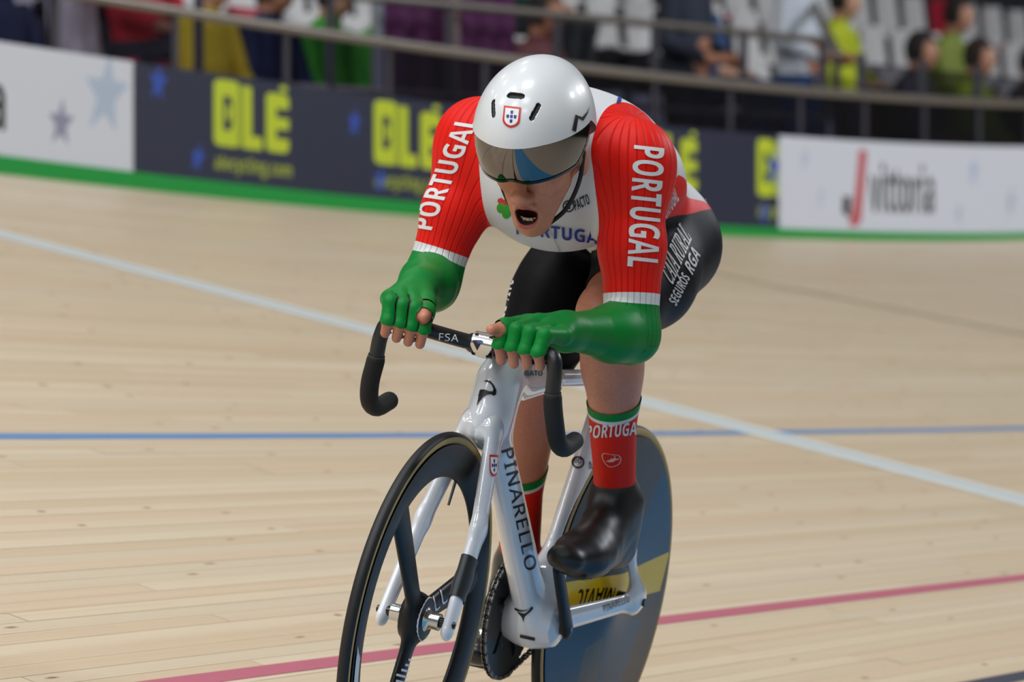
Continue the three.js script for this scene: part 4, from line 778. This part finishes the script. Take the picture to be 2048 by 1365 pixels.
const jerseyField = (x, y, z) => { const k = nearest(x, y, z); if (k === 1 || k === 2) return 0.03; if (k > 2 && (k === 3 ? thL(x, y, z) : thR(x, y, z)) > 0.2) return -0.05; return Math.min(-shortsField(x, y, z), 0.05); };
// raglan sleeve: nearer than R to a line from the top of the shoulder to the elbow
const sleeveSegL = seg(off3(J.shL, [-0.01, 0.03, -0.012]), J.elL), sleeveSegR = seg(off3(J.shR, [-0.01, 0.03, 0.012]), J.elR);
const sleeveField = (x, y, z) => smax(-0.02, smin(Math.abs(z - 0.03 - 0.18 * (y - 0.82)) - 0.116, x + 0.49 - 0.25 * Math.max(0, 0.86 - y), 0.03), 0.01);
const wholeSuit = clip(clip(bodyMesh, (x, y, z) => { const k = nearest(x, y, z); if (k === 1) return lenUL + 0.045 - armPos(x, y, z, true); if (k === 2) return lenUR + 0.045 - armPos(x, y, z, false); return 0.05; }), (x, y, z) => Math.max(jerseyField(x, y, z), -0.05));
const collar = (m) => clip(m, (x, y, z) => { const p = inHead(x, y, z); return 0.16 - Math.hypot(p[0] - 0.05, p[1] + 0.02, p[2]) > 0 ? -(0.118 - Math.hypot(p[0] - 0.03, p[1] + 0.01, p[2])) : 0.02; });
const jersey = collar(wholeSuit);
const flank = (x, y, z) => Math.min(Math.abs(z) - 0.08 + 0.2 * (0.79 - y), waist(x, y, z) + 0.25 * Math.max(0, x + 0.84), -0.5 - x) - 0.001;
const redField = (x, y, z) => Math.max(sleeveField(x, y, z), Math.min(isArm(x, y, z) - 0.03, 0.03), flank(x, y, z));
const armKind = (x, y, z) => { const k = nearest(x, y, z); if (k === 1 || k === 2) return armPos(x, y, z, k === 1) / (k === 1 ? lenUL : lenUR); const l = sleeveSegL(x, y, z), r = sleeveSegR(x, y, z); return Math.max(l[1] < 0.1 ? l[0] * 0.9 : -1, r[1] < 0.1 ? r[0] * 0.9 : -1); };
// ribs knitted along the sleeves
const ribAxis = [[J.shL, J.elL], [J.shR, J.elR]].map(([a, b]) => { const d = unit3(sub3(b, a)), e = unit3(cross3(d, [1, 0, 0])); return { a, d, e, g: cross3(d, e) }; });
const clothNoise = canvas(256, 256, (c, w, h) => { c.fillStyle = '#808080'; c.fillRect(0, 0, w, h); for (let y = 0; y < h; y += 2) for (let x = 0; x < w; x += 2) { const v = 110 + 60 * rnd(); c.fillStyle = `rgb(${v | 0},${v | 0},${v | 0})`; c.fillRect(x, y, 2, 2); } }, { srgb: false, repeat: true });
clothNoise.repeat.set(40, 40);
const cloth = (c, r = 0.55, extra = {}) => mat(c, r, { bumpMap: clothNoise, bumpScale: 0.0002, specularIntensity: 0.35, ...extra });
const ribMap = canvas(64, 8, (c, w, h) => { for (let x = 0; x < w; x++) { const q = Math.abs(x / w - 0.5) * 2, v = 255 * (1 - Math.exp(-(((1 - q) / 0.16) ** 2))); c.fillStyle = `rgb(${v | 0},${v | 0},${v | 0})`; c.fillRect(x, 0, 1, h); } }, { srgb: false, repeat: true });
const ribbed = { bumpMap: ribMap, bumpScale: 0.0016 };
const redC = cloth('#dc1a10', 0.5, ribbed), whiteC = cloth('#cfd2d4', 0.55), greenC = cloth('#0b7a33', 0.5, ribbed), bandC = cloth('#cfd2d4', 0.55, ribbed), gloveC = cloth('#077a30', 0.42), blackC = cloth('#0a0b10', 0.5, { specularIntensity: 0.25 }), sockRed = cloth('#d62410', 0.55);
const suit = part('skinsuit', toGeometry(grow(clip(jersey, (x, y, z) => -redField(x, y, z)), 0.0025)), whiteC, person); suit.userData.label = 'white body of the skinsuit';
const sleeves = clip(jersey, redField);
const ribGeo = (m) => {                                                      // the ribs run along the arm: u counts them round it
  const g = toGeometry(grow(m, 0.0026)).toNonIndexed(), p = g.attributes.position, uv = g.attributes.uv;
  for (let t = 0; t < p.count; t += 3) {
    const k = p.getZ(t) < 0.03 ? 0 : 1, A = ribAxis[k], a = [0, 1, 2].map((n) => { const q = sub3([p.getX(t + n), p.getY(t + n), p.getZ(t + n)], A.a); return Math.atan2(dot3(q, A.e), dot3(q, A.g)) / (2 * Math.PI); });
    for (let n = 0; n < 3; n++) { let v = a[n]; if (v - a[0] > 0.5) v -= 1; if (a[0] - v > 0.5) v += 1; uv.setXY(t + n, v * 28, p.getY(t + n) * 4); }
  }
  return g;
};
part('sleeve', ribGeo(clip(sleeves, (x, y, z) => 0.77 - armKind(x, y, z))), redC, suit).userData.label = 'red ribbed sleeves and flanks';
for (const [sd, nm] of [[-1, 'left'], [1, 'right']]) {
  const half = clip(sleeves, (x, y, z) => sd * (z - 0.03));
  part('sleeve_band', ribGeo(clip(clip(half, (x, y, z) => armKind(x, y, z) - 0.77), (x, y, z) => 0.835 - armKind(x, y, z))), bandC, suit).userData.label = `white band round the ${nm} sleeve`;
  part('sleeve_cuff', ribGeo(clip(half, (x, y, z) => armKind(x, y, z) - 0.835)), greenC, suit).userData.label = `green ribbed cuff of the ${nm} sleeve`;
}
const shorts = clip(bodyMesh, shortsField);
part('shorts', toGeometry(grow(shorts, 0.0028)), blackC, person).userData.label = 'dark navy cycling shorts';
// gloves reach to the elbow
const gloveArm = clip(bodyMesh, (x, y, z) => { const k = nearest(x, y, z); return k === 1 ? armPos(x, y, z, true) - lenUL * 1.07 : k === 2 ? armPos(x, y, z, false) - lenUR * 1.06 : -0.05; });
const gloveAll = (h) => clip(h.mesh, (x, y, z) => 2.02 - h.along(x, y, z)), gloveHand = (h) => clip(gloveAll(h), (x, y, z) => -h.gap(x, y, z));
const gl = part('glove', toGeometry(grow(joined([clip(gloveArm, (x, y, z) => -z), gloveHand(handL)]), 0.0032)), gloveC, person); gl.userData.label = 'green long-cuffed glove on the left hand';
const gr = part('glove', toGeometry(grow(joined([clip(gloveArm, (x, y, z) => z), gloveHand(handR)]), 0.0032)), gloveC, person); gr.userData.label = 'green long-cuffed glove on the right hand';
for (const [g_, h_] of [[gl, handL], [gr, handR]]) part('finger_gussets', toGeometry(grow(clip(gloveAll(h_), h_.gap), 0.0028)), mat('#0a0b0c', 0.6), g_);
part('palm_patch', toGeometry(grow(clip(gloveAll(handR), (x, y, z, nx, ny, nz) => Math.min(-nz - 0.35, (0.524 - y) * 12, (y - 0.488) * 12, (0.8 - handR.along(x, y, z)) * 2)), 0.0042)), mat('#0a0b0c', 0.6), gr).userData.label = 'black palm patch';
// socks and overshoes
for (const [sd, sh, len, an] of [[-1, shinL, lenSL, J.ankL], [1, shinR, lenSR, J.ankR]]) {
  const leg = clip(bodyMesh, (x, y, z) => { const k = nearest(x, y, z); return (k === 3 && sd < 0) || (k === 4 && sd > 0) ? sh(x, y, z) - len * 0.45 : -0.05; });
  const u = (x, y, z) => sh(x, y, z) / len;
  const sock = part('sock', toGeometry(grow(clip(leg, (x, y, z) => u(x, y, z) - 0.508), (P, i) => 0.0026 + 0.006 * Math.max(0, (u(P[i], P[i + 1], P[i + 2]) - 0.84) / 0.16))), sockRed, person); sock.userData.label = `red sock on the ${sd < 0 ? 'left' : 'right'} leg`;
  part('green_band', toGeometry(grow(clip(leg, (x, y, z) => 0.49 - u(x, y, z)), 0.0026)), greenC, sock);
  part('white_band', toGeometry(grow(clip(clip(leg, (x, y, z) => u(x, y, z) - 0.49), (x, y, z) => 0.508 - u(x, y, z)), 0.0026)), whiteC, sock);
  const sf = sd < 0 ? shoeLF : shoeRF, lo = an.map((v, i) => v - [0.12, 0.22, 0.09][i]), hi = an.map((v, i) => v + [0.28, 0.13, 0.09][i]);
  const wrinkle = (x, y, z) => sf(x, y, z) - 0.0035 - 0.0022 * perlin.noise(x * 28, y * 28, z * 28 + 5);
  const cover = clip(nets(wrinkle, lo, hi, 0.0045, 2), (x, y, z) => Math.max((u(x, y, z) - 0.86) * len, seg(sd < 0 ? J.kneeL : J.kneeR, an)(x, y, z)[1] - 0.052));
  const shoe = part('overshoe', toGeometry(cover), sd < 0 ? mat('#0d0f11', 0.45, { clearcoat: 0.12, clearcoatRoughness: 0.4 }) : mat('#15171a', 0.3, { clearcoat: 0.5 }), person); shoe.userData.label = `black overshoe on the ${sd < 0 ? 'left' : 'right'} foot`;
}
console.log('clothes done');

// prints on the suit
const suitTop = (x, y, z) => bodyF(x, y, z) - 0.0026;
const pr = (g, m, parent) => part('print', g, m, parent);
const silk = cloth('#d9dadb', 0.45), navyInk = mat('#20318e', 0.5), blackInk = mat('#14141a', 0.5);
pr(word('PORTUGAL', suitTop, [-0.3, 0.8878, -0.1405], [-0.3, 0.6663, -0.1686], [-0.3, 0.8914, -0.1828], LOOK), silk, suit);
pr(word('PORTUGAL', suitTop, [-0.3, 0.6601, 0.2199], [-0.3, 0.8806, 0.165], [-0.3, 0.6593, 0.2501], LOOK), silk, suit);
pr(word('PORTUGAL', (x, y, z) => torsoF(x, y, z) - 0.0042, [-0.35, 0.6843, 0.076], [-0.35, 0.6965, -0.1057], [-0.35, 0.7, 0.079], LOOK), navyInk, suit);
pr(word('CAJA RURAL', suitTop, [-0.6, 0.6316, -0.1507], [-0.6, 0.7261, -0.1761], [-0.6, 0.6533, -0.1295], LOOK, fontS), silk, suit);
pr(word('SEGUROS', suitTop, [-0.6, 0.5966, -0.1664], [-0.6, 0.6539, -0.1847], [-0.6, 0.6027, -0.1531], LOOK), silk, suit);
pr(word('RGA', suitTop, [-0.6, 0.6574, -0.188], [-0.6, 0.6991, -0.1992], [-0.6, 0.6699, -0.1736], LOOK), silk, suit);
pr(word('CAJA RURAL', suitTop, [-0.6, 0.5899, 0.1873], [-0.6, 0.4667, 0.1979], [-0.6, 0.5898, 0.1666], LOOK, fontS), silk, suit);
pr(word('PACTO', suitTop, [-0.3, 0.7482, -0.051], [-0.3, 0.7668, -0.078], [-0.3, 0.76, -0.0448], LOOK), blackInk, suit);
pr(word('ORTUGAL', suitTop, [-0.6, 0.7515, -0.117], [-0.6, 0.7925, -0.136], [-0.6, 0.7712, -0.1052], LOOK), silk, suit);
pr(word('P', suitTop, [-0.45, 0.9452, -0.0309], [-0.45, 0.9621, -0.0646], [-0.45, 0.9644, -0.0342], LOOK), navyInk, suit);
const dot = (x, y, r) => { const s = new THREE.Shape(); s.absellipse(x, y, r, r * 1.1, 0, Math.PI * 2); return s; };
pr(mark([ring(0, 0, 0.0085, 0.0108), poly([[-0.003, -0.005], [0.003, -0.005], [0.003, 0.001], [0.006, 0.0035], [0.003, 0.006], [0.0015, 0.0045], [-0.0015, 0.0045], [-0.003, 0.006], [-0.006, 0.0035], [-0.003, 0.001]])], suitTop, [-0.3, 0.754, -0.037], ACROSS, UPRIGHT, LOOK), blackInk, suit);
pr(mark([dot(-0.006, -0.004, 0.0085), dot(0.0065, -0.005, 0.0075), dot(0.003, -0.015, 0.0075)], suitTop, [-0.3, 0.7333, 0.0852], ACROSS, UPRIGHT, LOOK), mat('#2f9a2c', 0.5), suit);
pr(mark([curveShape([[-0.012, 0.012], [-0.006, 0.014], [-0.002, 0.011], [0.003, 0.011], [0.004, 0.006], [0.002, -0.001], [-0.006, 0.003], [-0.012, 0.006]], 40)], suitTop, [-0.3, 0.7333, 0.0852], ACROSS, UPRIGHT, LOOK), mat('#c52420', 0.5), suit);
const socks = person.children.filter((c) => c.name === 'sock');
pr(word('PORTUGAL', suitTop, [-0.55, 0.3264, -0.0551], [-0.55, 0.3545, -0.163], [-0.55, 0.344, -0.0535], LOOK), silk, socks[0]);
const emb = [[-19, 9], [-16, 13], [0, 11], [14, 9], [19, 2], [16, -8], [6, -14], [-4, -15], [-14, -6]].map(([x, y]) => [x / 1071, y / 1071]);
const embIn = emb.map(([x, y]) => [x * 0.9, y * 0.9]);
{ const s = curveShape(emb, 60); s.holes.push(new THREE.Path(curveShape(embIn, 60).getPoints())); const pale = mat('#dfa9a0', 0.5); pr(mark([s], suitTop, [-0.58, 0.2957, -0.1014], ACROSS, UPRIGHT, LOOK), pale, socks[0]); pr(mark([curveShape([[-11, -3], [-5, -1], [-1, 2], [4, 3], [6, 6], [3, 8], [7, 7], [8, 3], [12, 2], [15, 4], [13, 0], [8, -1], [4, -4], [-3, -5]].map(([x, y]) => [x / 1071, y / 1071]), 60)], suitTop, [-0.58, 0.2957, -0.1014], ACROSS, UPRIGHT, LOOK), pale, socks[0]); }

for (const o of [[-0.72, 0.8421, -0.1012], [-0.72, 0.8278, -0.1173], [-0.72, 0.8167, -0.1330], [-0.72, 0.8023, -0.1514]]) pr(mark([ring(0, 0, 0.0035, 0.005)], suitTop, o, ACROSS, UPRIGHT, LOOK, { off: 0.002, cell: 0.003 }), mat('#b8912e', 0.3, { metalness: 0.8 }), suit);
pr(mark([poly([[-0.0006, 0], [0.0006, 0], [0.0300, -0.062], [0.0288, -0.062]])], (x, y, z) => torsoF(x, y, z) - 0.0042, [-0.37, 0.715, 0.0273], ACROSS, UPRIGHT, LOOK), mat('#8f9396', 0.5), suit).userData.label = 'grey zip';
// face details: lips, dark mouth, teeth
const lipC = mat('#ab544c', 0.4), mouthC = mat('#3a0f10', 0.5), toothC = mat('#cbbd9f', 0.3);
const lipField = (x, y, z) => { const p = inHead(x, y, z); return 1 - Math.hypot((p[1] + 0.083) / 0.0255, p[2] / 0.0228) > 0 && p[0] > 0.072 ? 1 - Math.hypot((p[1] + 0.083) / 0.0255, p[2] / 0.0228) : -0.1; };
part('mouth_interior', toGeometry(grow(clip(headMesh, (x, y, z) => 0.0018 - mouthF(x, y, z)), 0.0006)), mouthC, person);
part('lips', toGeometry(grow(clip(clip(headMesh, lipField), (x, y, z) => mouthF(x, y, z) - 0.0016), 0.0005)), lipC, person);
for (let i = -2; i <= 2; i++) { const g = new RoundedBoxGeometry(0.0035, 0.0062, 0.0066, 2, 0.0013), m = new THREE.Matrix4().makeBasis(V(...HEAD.f), V(...HEAD.u), V(...HEAD.r)).setPosition(...H(0.0862 - 0.0010 * i * i, -0.0945, i * 0.0065)); g.applyMatrix4(m); part('tooth', g, toothC, person); }
for (const s of [-1, 1]) part('eye', new THREE.SphereGeometry(0.0118, 16, 12).translate(...H(0.078, 0.0, s * 0.032)), mat('#e8e4dd', 0.2), person);

// ---- helmet
const helmet = new THREE.Group(); helmet.name = 'helmet'; person.add(helmet);
const HC = [0.018, 0.048];
const shellBase = (() => { const a = he([HC[0], HC[1], 0], [0.138, 0.127, 0.104]), b = he([-0.04, 0.04, 0], [0.13, 0.1, 0.072]); return (x, y, z) => smin(a(x, y, z), b(x, y, z), 0.05); })();
const slots = [[[0.0915, 0.155, -0.0105], [0.0915, 0.155, 0.0105], 0.0055], [[0.0935, 0.1405, 0.0422], [0.1165, 0.1252, 0.0352], 0.0038], [[0.0935, 0.1405, -0.0422], [0.1165, 0.1252, -0.0352], 0.0038]].map(([a, b, r]) => cap(H(...a), H(...b), r));
const shellF = (x, y, z) => { let d = shellBase(x, y, z); for (const s of slots) { const q = s(x, y, z); d = smax(d, -q, 0.0015); } return d; };
const edge = (p) => p[1] - (0.0805 - 0.012 * Math.max(0, Math.min(1, (0.13 - p[0]) / 0.12)) - 0.085 * Math.max(0, Math.min(1, (0.0 - p[0]) / 0.1)));
const helmMesh = nets(shellF, HEAD.o.map((v, i) => v - [0.24, 0.16, 0.16][i]), HEAD.o.map((v, i) => v + [0.19, 0.2, 0.16][i]), 0.003, 2);
const helmWhite = mat('#d4d8da', 0.38, { clearcoat: 0.35, clearcoatRoughness: 0.12 });
part('shell', toGeometry(clip(clip(helmMesh, (x, y, z) => edge(inHead(x, y, z))), (x, y, z) => -Math.max(...slots.map((s) => Math.min(0.0012 - s(x, y, z), -0.0006 - shellBase(x, y, z)))))), helmWhite, helmet);
const slotDark = mat('#0a0a0b', 0.6);
for (const s of slots) part('vent_lining', toGeometry(clip(clip(helmMesh, (x, y, z) => 0.0012 - s(x, y, z)), (x, y, z) => -0.0006 - shellBase(x, y, z))), slotDark, helmet);
arms(helmet, shellBase, H(0.1232, 0.1287, -0.001), HEAD.r.map((v) => -v), UPRIGHT.map((v, i) => v + 0.096 * ACROSS[i]), LOOK, 0.0158, 0.019);
// mirrored visor below the shell's edge
const visF = (x, y, z) => shellBase(x, y, z) + 0.0035;
const visMesh = nets(visF, HEAD.o.map((v, i) => v - [0.2, 0.16, 0.16][i]), HEAD.o.map((v, i) => v + [0.19, 0.17, 0.16][i]), 0.0035, 2);
const visLow = (p) => p[1] - (0.009 + 0.008 * Math.exp(-((p[2] / 0.017) ** 2)) + 0.75 * Math.max(0, 0.06 - p[0]));
const visor = part('visor', toGeometry(clip(clip(visMesh, (x, y, z) => { const p = inHead(x, y, z); return Math.min(0.004 - edge(p), p[0] - 0.0); }), (x, y, z) => visLow(inHead(x, y, z)))), mat('#6f6b68', 0.04, { metalness: 1 }), helmet);
part('visor_edge', toGeometry(grow(clip(clip(visMesh, (x, y, z) => { const p = inHead(x, y, z); return Math.min(0.004 - edge(p), p[0] - 0.0); }), (x, y, z) => { const p = inHead(x, y, z); return Math.min(visLow(p) + 0.003, 0.0025 - visLow(p)); }), 0.0012)), blackGloss, helmet);
// chin straps
for (const s of [-1, 1]) part('chin_strap', tube([H(-0.005, -0.0, s * 0.083), H(0.012, -0.05, s * 0.076), H(0.03, -0.1, s * 0.052), H(0.04, -0.128, s * 0.02)], 0.0042, 24, 8), blackMatte, helmet);
part('side_mark', mark([poly([[-0.016, -0.016], [-0.009, -0.018], [-0.005, 0.006], [0.004, 0.002], [0.012, 0.016], [0.016, 0.030], [0.011, 0.018], [0.002, 0.008], [-0.010, 0.012]])], shellBase, H(0.045, 0.088, -0.1), ACROSS, UPRIGHT, LOOK), inkBlack, helmet);
console.log('rider done');
// ---------------------------------------------------------------- spectators
const sitF = (() => {
  const legs = (s) => [cap([s * 0.085, 0.49, -0.1], [s * 0.1, 0.51, 0.3], 0.078, 0.062), cap([s * 0.1, 0.51, 0.3], [s * 0.1, 0.1, 0.28], 0.058, 0.042), cap([s * 0.1, 0.045, 0.25], [s * 0.11, 0.04, 0.42], 0.042, 0.038)];
  const arms_ = (s) => [cap([s * 0.185, 0.95, -0.12], [s * 0.235, 0.7, -0.06], 0.05, 0.043), cap([s * 0.235, 0.7, -0.06], [s * 0.1, 0.6, 0.16], 0.042, 0.032), cap([s * 0.1, 0.6, 0.16], [s * 0.07, 0.585, 0.22], 0.034, 0.028)];
  const body = [flat(cap([0, 0.52, -0.12], [0, 0.72, -0.15], 0.125, 0.115), [0, 0, 0], [1, 0, 0], 1.3), flat(cap([0, 0.72, -0.15], [0, 0.93, -0.14], 0.115, 0.1), [0, 0, 0], [1, 0, 0], 1.55), cap([0, 0.97, -0.13], [0, 1.08, -0.1], 0.062, 0.055)];
  const head = [ell([0, 1.19, -0.075], [0.076, 0.112, 0.095]), ell([0, 1.13, -0.035], [0.055, 0.065, 0.055]), cap([0, 1.19, 0.015], [0, 1.155, 0.032], 0.01, 0.015)];
  const list = [...body, ...head, ...legs(1), ...legs(-1), ...arms_(1), ...arms_(-1)];
  return blend(list, 0.035);
})();
const standF = (() => {
  const legs = (s) => [cap([s * 0.09, 0.9, 0], [s * 0.1, 0.48, 0.02], 0.085, 0.06), cap([s * 0.1, 0.48, 0.02], [s * 0.1, 0.1, -0.02], 0.057, 0.043), cap([s * 0.1, 0.045, -0.03], [s * 0.12, 0.04, 0.14], 0.042, 0.038)];
  const arms_ = (s) => [cap([s * 0.19, 1.4, 0], [s * 0.245, 1.12, 0.0], 0.052, 0.044), cap([s * 0.245, 1.12, 0], [s * 0.16, 1.02, 0.22], 0.042, 0.032), cap([s * 0.16, 1.02, 0.22], [s * 0.12, 1.02, 0.29], 0.034, 0.028)];
  const body = [flat(cap([0, 0.93, 0], [0, 1.12, 0], 0.12, 0.115), [0, 0, 0], [1, 0, 0], 1.25), flat(cap([0, 1.12, 0], [0, 1.38, -0.01], 0.115, 0.1), [0, 0, 0], [1, 0, 0], 1.55), cap([0, 1.42, -0.01], [0, 1.53, 0.01], 0.062, 0.055)];
  const head = [ell([0, 1.64, 0.02], [0.076, 0.112, 0.095]), ell([0, 1.58, 0.06], [0.055, 0.065, 0.055]), cap([0, 1.64, 0.11], [0, 1.605, 0.127], 0.01, 0.015)];
  return blend([...body, ...head, ...legs(1), ...legs(-1), ...arms_(1), ...arms_(-1)], 0.035);
})();
const figure = (f, lo, hi, hd, hz, waistY, sit) => {
  const m = nets(f, lo, hi, 0.016, 2), thigh = (x, y, z) => (sit ? Math.max(waistY - y, Math.min(z - 0.02 - 0.9 * Math.max(0, y - 0.57), 0.03)) : waistY - y);
  const handOut = (x, y, z) => (sit ? Math.hypot(x, y - 0.59, z - 0.22) - 0.115 : Math.hypot(x, y - 1.02, z - 0.28) - 0.21);
  const shoe = (y) => 0.1 - y, armRow = (x, y, z) => (sit ? (y > 0.56 && Math.abs(x) > 0.03 && z < 0.25 && y > 0.575 + 0.0 * x ? 1 : -1) : 1);
  return {
    skin: toGeometry(m),
    top: toGeometry(grow(clip(m, (x, y, z) => Math.min(-thigh(x, y, z) + 0.004, hd - 0.135 - y, handOut(x, y, z))), 0.007)),
    legs: toGeometry(grow(clip(m, (x, y, z) => Math.min(thigh(x, y, z), y - 0.09, sit ? Math.max(0.6 - y, -0.02) : 1)), 0.006)),
    shoes: toGeometry(grow(clip(m, (x, y) => shoe(y)), 0.006)),
    hair: toGeometry(grow(clip(m, (x, y, z) => Math.min(y - (hd - 0.075), Math.max(y - (hd + 0.045), hz - 0.0 - z + 0.15 * (y - hd)))), 0.012)),
  };
};
const SIT = figure(sitF, [-0.34, -0.02, -0.34], [0.34, 1.34, 0.52], 1.19, -0.03, 0.56, true), STAND = figure(standF, [-0.34, -0.02, -0.22], [0.34, 1.8, 0.4], 1.64, 0.065, 0.93, false);
const skinB = ['#b98468', '#a87358', '#c99a7e'].map((c) => mat(c, 0.6));
function spectator(kind, p, turn, look, label) {
  const g = group('person'), F = kind === 'sit' ? SIT : STAND; g.position.copy(p); g.rotation.y = turn;
  part('body', F.skin, skinB[look.skin ?? 0], g); part('top', F.top, mat(look.top, 0.8), g); part('trousers', F.legs, mat(look.legs, 0.85), g); part('shoes', F.shoes, mat('#222224', 0.7), g); part('hair', F.hair, mat(look.hair ?? '#1d1613', 0.7), g);
  return tag(g, label, 'person', 'spectators');
}
const seated = (s, row, look, label, turn = 0) => spectator('sit', beyond(s, ROW[row].d - 0.03, ROW[row].y + 0.005), face(s) + turn, look, label);
const standing = (s, d, y, look, label, turn = 0) => spectator('stand', beyond(s, d, y), face(s) + turn, look, label);
seated(10.72, 0, { top: '#1c2748', legs: '#20232e' }, 'spectator in a navy jacket seated at the far left end');
seated(12.4, 0, { top: '#c9b21e', legs: '#8e1623', hair: '#5a3a20', skin: 2 }, 'spectator in a yellow top and red trousers');
seated(12.96, 0, { top: '#16264f', legs: '#1b2030' }, 'spectator in a dark blue top beside the yellow one');
seated(13.1, 1, { top: '#b51f2c', legs: '#2a2a33', skin: 1 }, 'spectator in a red top above the blue one, second row');
seated(13.52, 0, { top: '#3fae2e', legs: '#1d3f57', skin: 2 }, 'spectator in a bright green jacket behind the glass');
seated(14.08, 0, { top: '#4cc038', legs: '#23415a', hair: '#6b4a2a' }, 'smaller bright green jacket, second one from the left');
seated(15.76, 0, { top: '#5b2b30', legs: '#33222c', skin: 1 }, 'spectator in a brownish maroon top left of the helmet');
seated(19.9, 1, { top: '#3d5f8f', legs: '#26324c', skin: 2 }, 'spectator in a jeans-blue shirt, top middle');
standing(16.6, 0.95, 1.1, { top: '#1a2233', legs: '#171a26', skin: 1 }, 'dark-clad spectator standing at the guard rail');
seated(19.0, 2, { top: '#123c33', legs: '#1a1d22' }, 'spectator in a dark green jacket above the white shirt');
standing(18.9, 1.25, 1.2, { top: '#c4cad2', legs: '#23406e', skin: 1 }, 'dark-haired spectator in a white shirt and blue jeans');
seated(21.3, 0, { top: '#4a4a52', legs: '#2a2b30' }, 'spectator in a grey top just right of the stairs');
seated(22.1, 1, { top: '#b7c220', legs: '#3a3b40', skin: 2 }, 'spectator in a neon yellow vest, upper right');
seated(22.3, 0, { top: '#a3bf2f', legs: '#7fa3b8', hair: '#2a1c14' }, 'spectator in a yellow-green vest and pale blue trousers, right');
seated(23.3, 0, { top: '#3a3034', legs: '#2b2a2e', skin: 1 }, 'spectator in a dark brown top, far right front row');
seated(24.1, 1, { top: '#7c8a3a', legs: '#31353a' }, 'spectator in an olive top, far right second row');
// a black jacket left hanging over a red seat in the front row
{
  const p = beyond(20.55, ROW[0].d - 0.02, ROW[0].y), g = group('jacket'); g.position.copy(p); g.rotation.y = face(20.55);
  part('cloth', toGeometry(nets((x, y, z) => { const b = Math.max(Math.abs(x) - 0.17 + 0.25 * Math.max(0, 0.75 - y) * 0.4, Math.abs(y - 0.64) - 0.19, Math.abs(z + 0.235 + 0.25 * (y - 0.8)) - 0.035); return b - 0.015 - 0.012 * perlin.noise(x * 14, y * 14, z * 8); }, [-0.27, 0.38, -0.42], [0.27, 0.9, -0.05], 0.016)), mat('#15161a', 0.8), g);
  tag(g, 'black jacket hanging over a red seat beside the stairs', 'jacket');
}
lit(scene);
renderer.render(scene, camera);
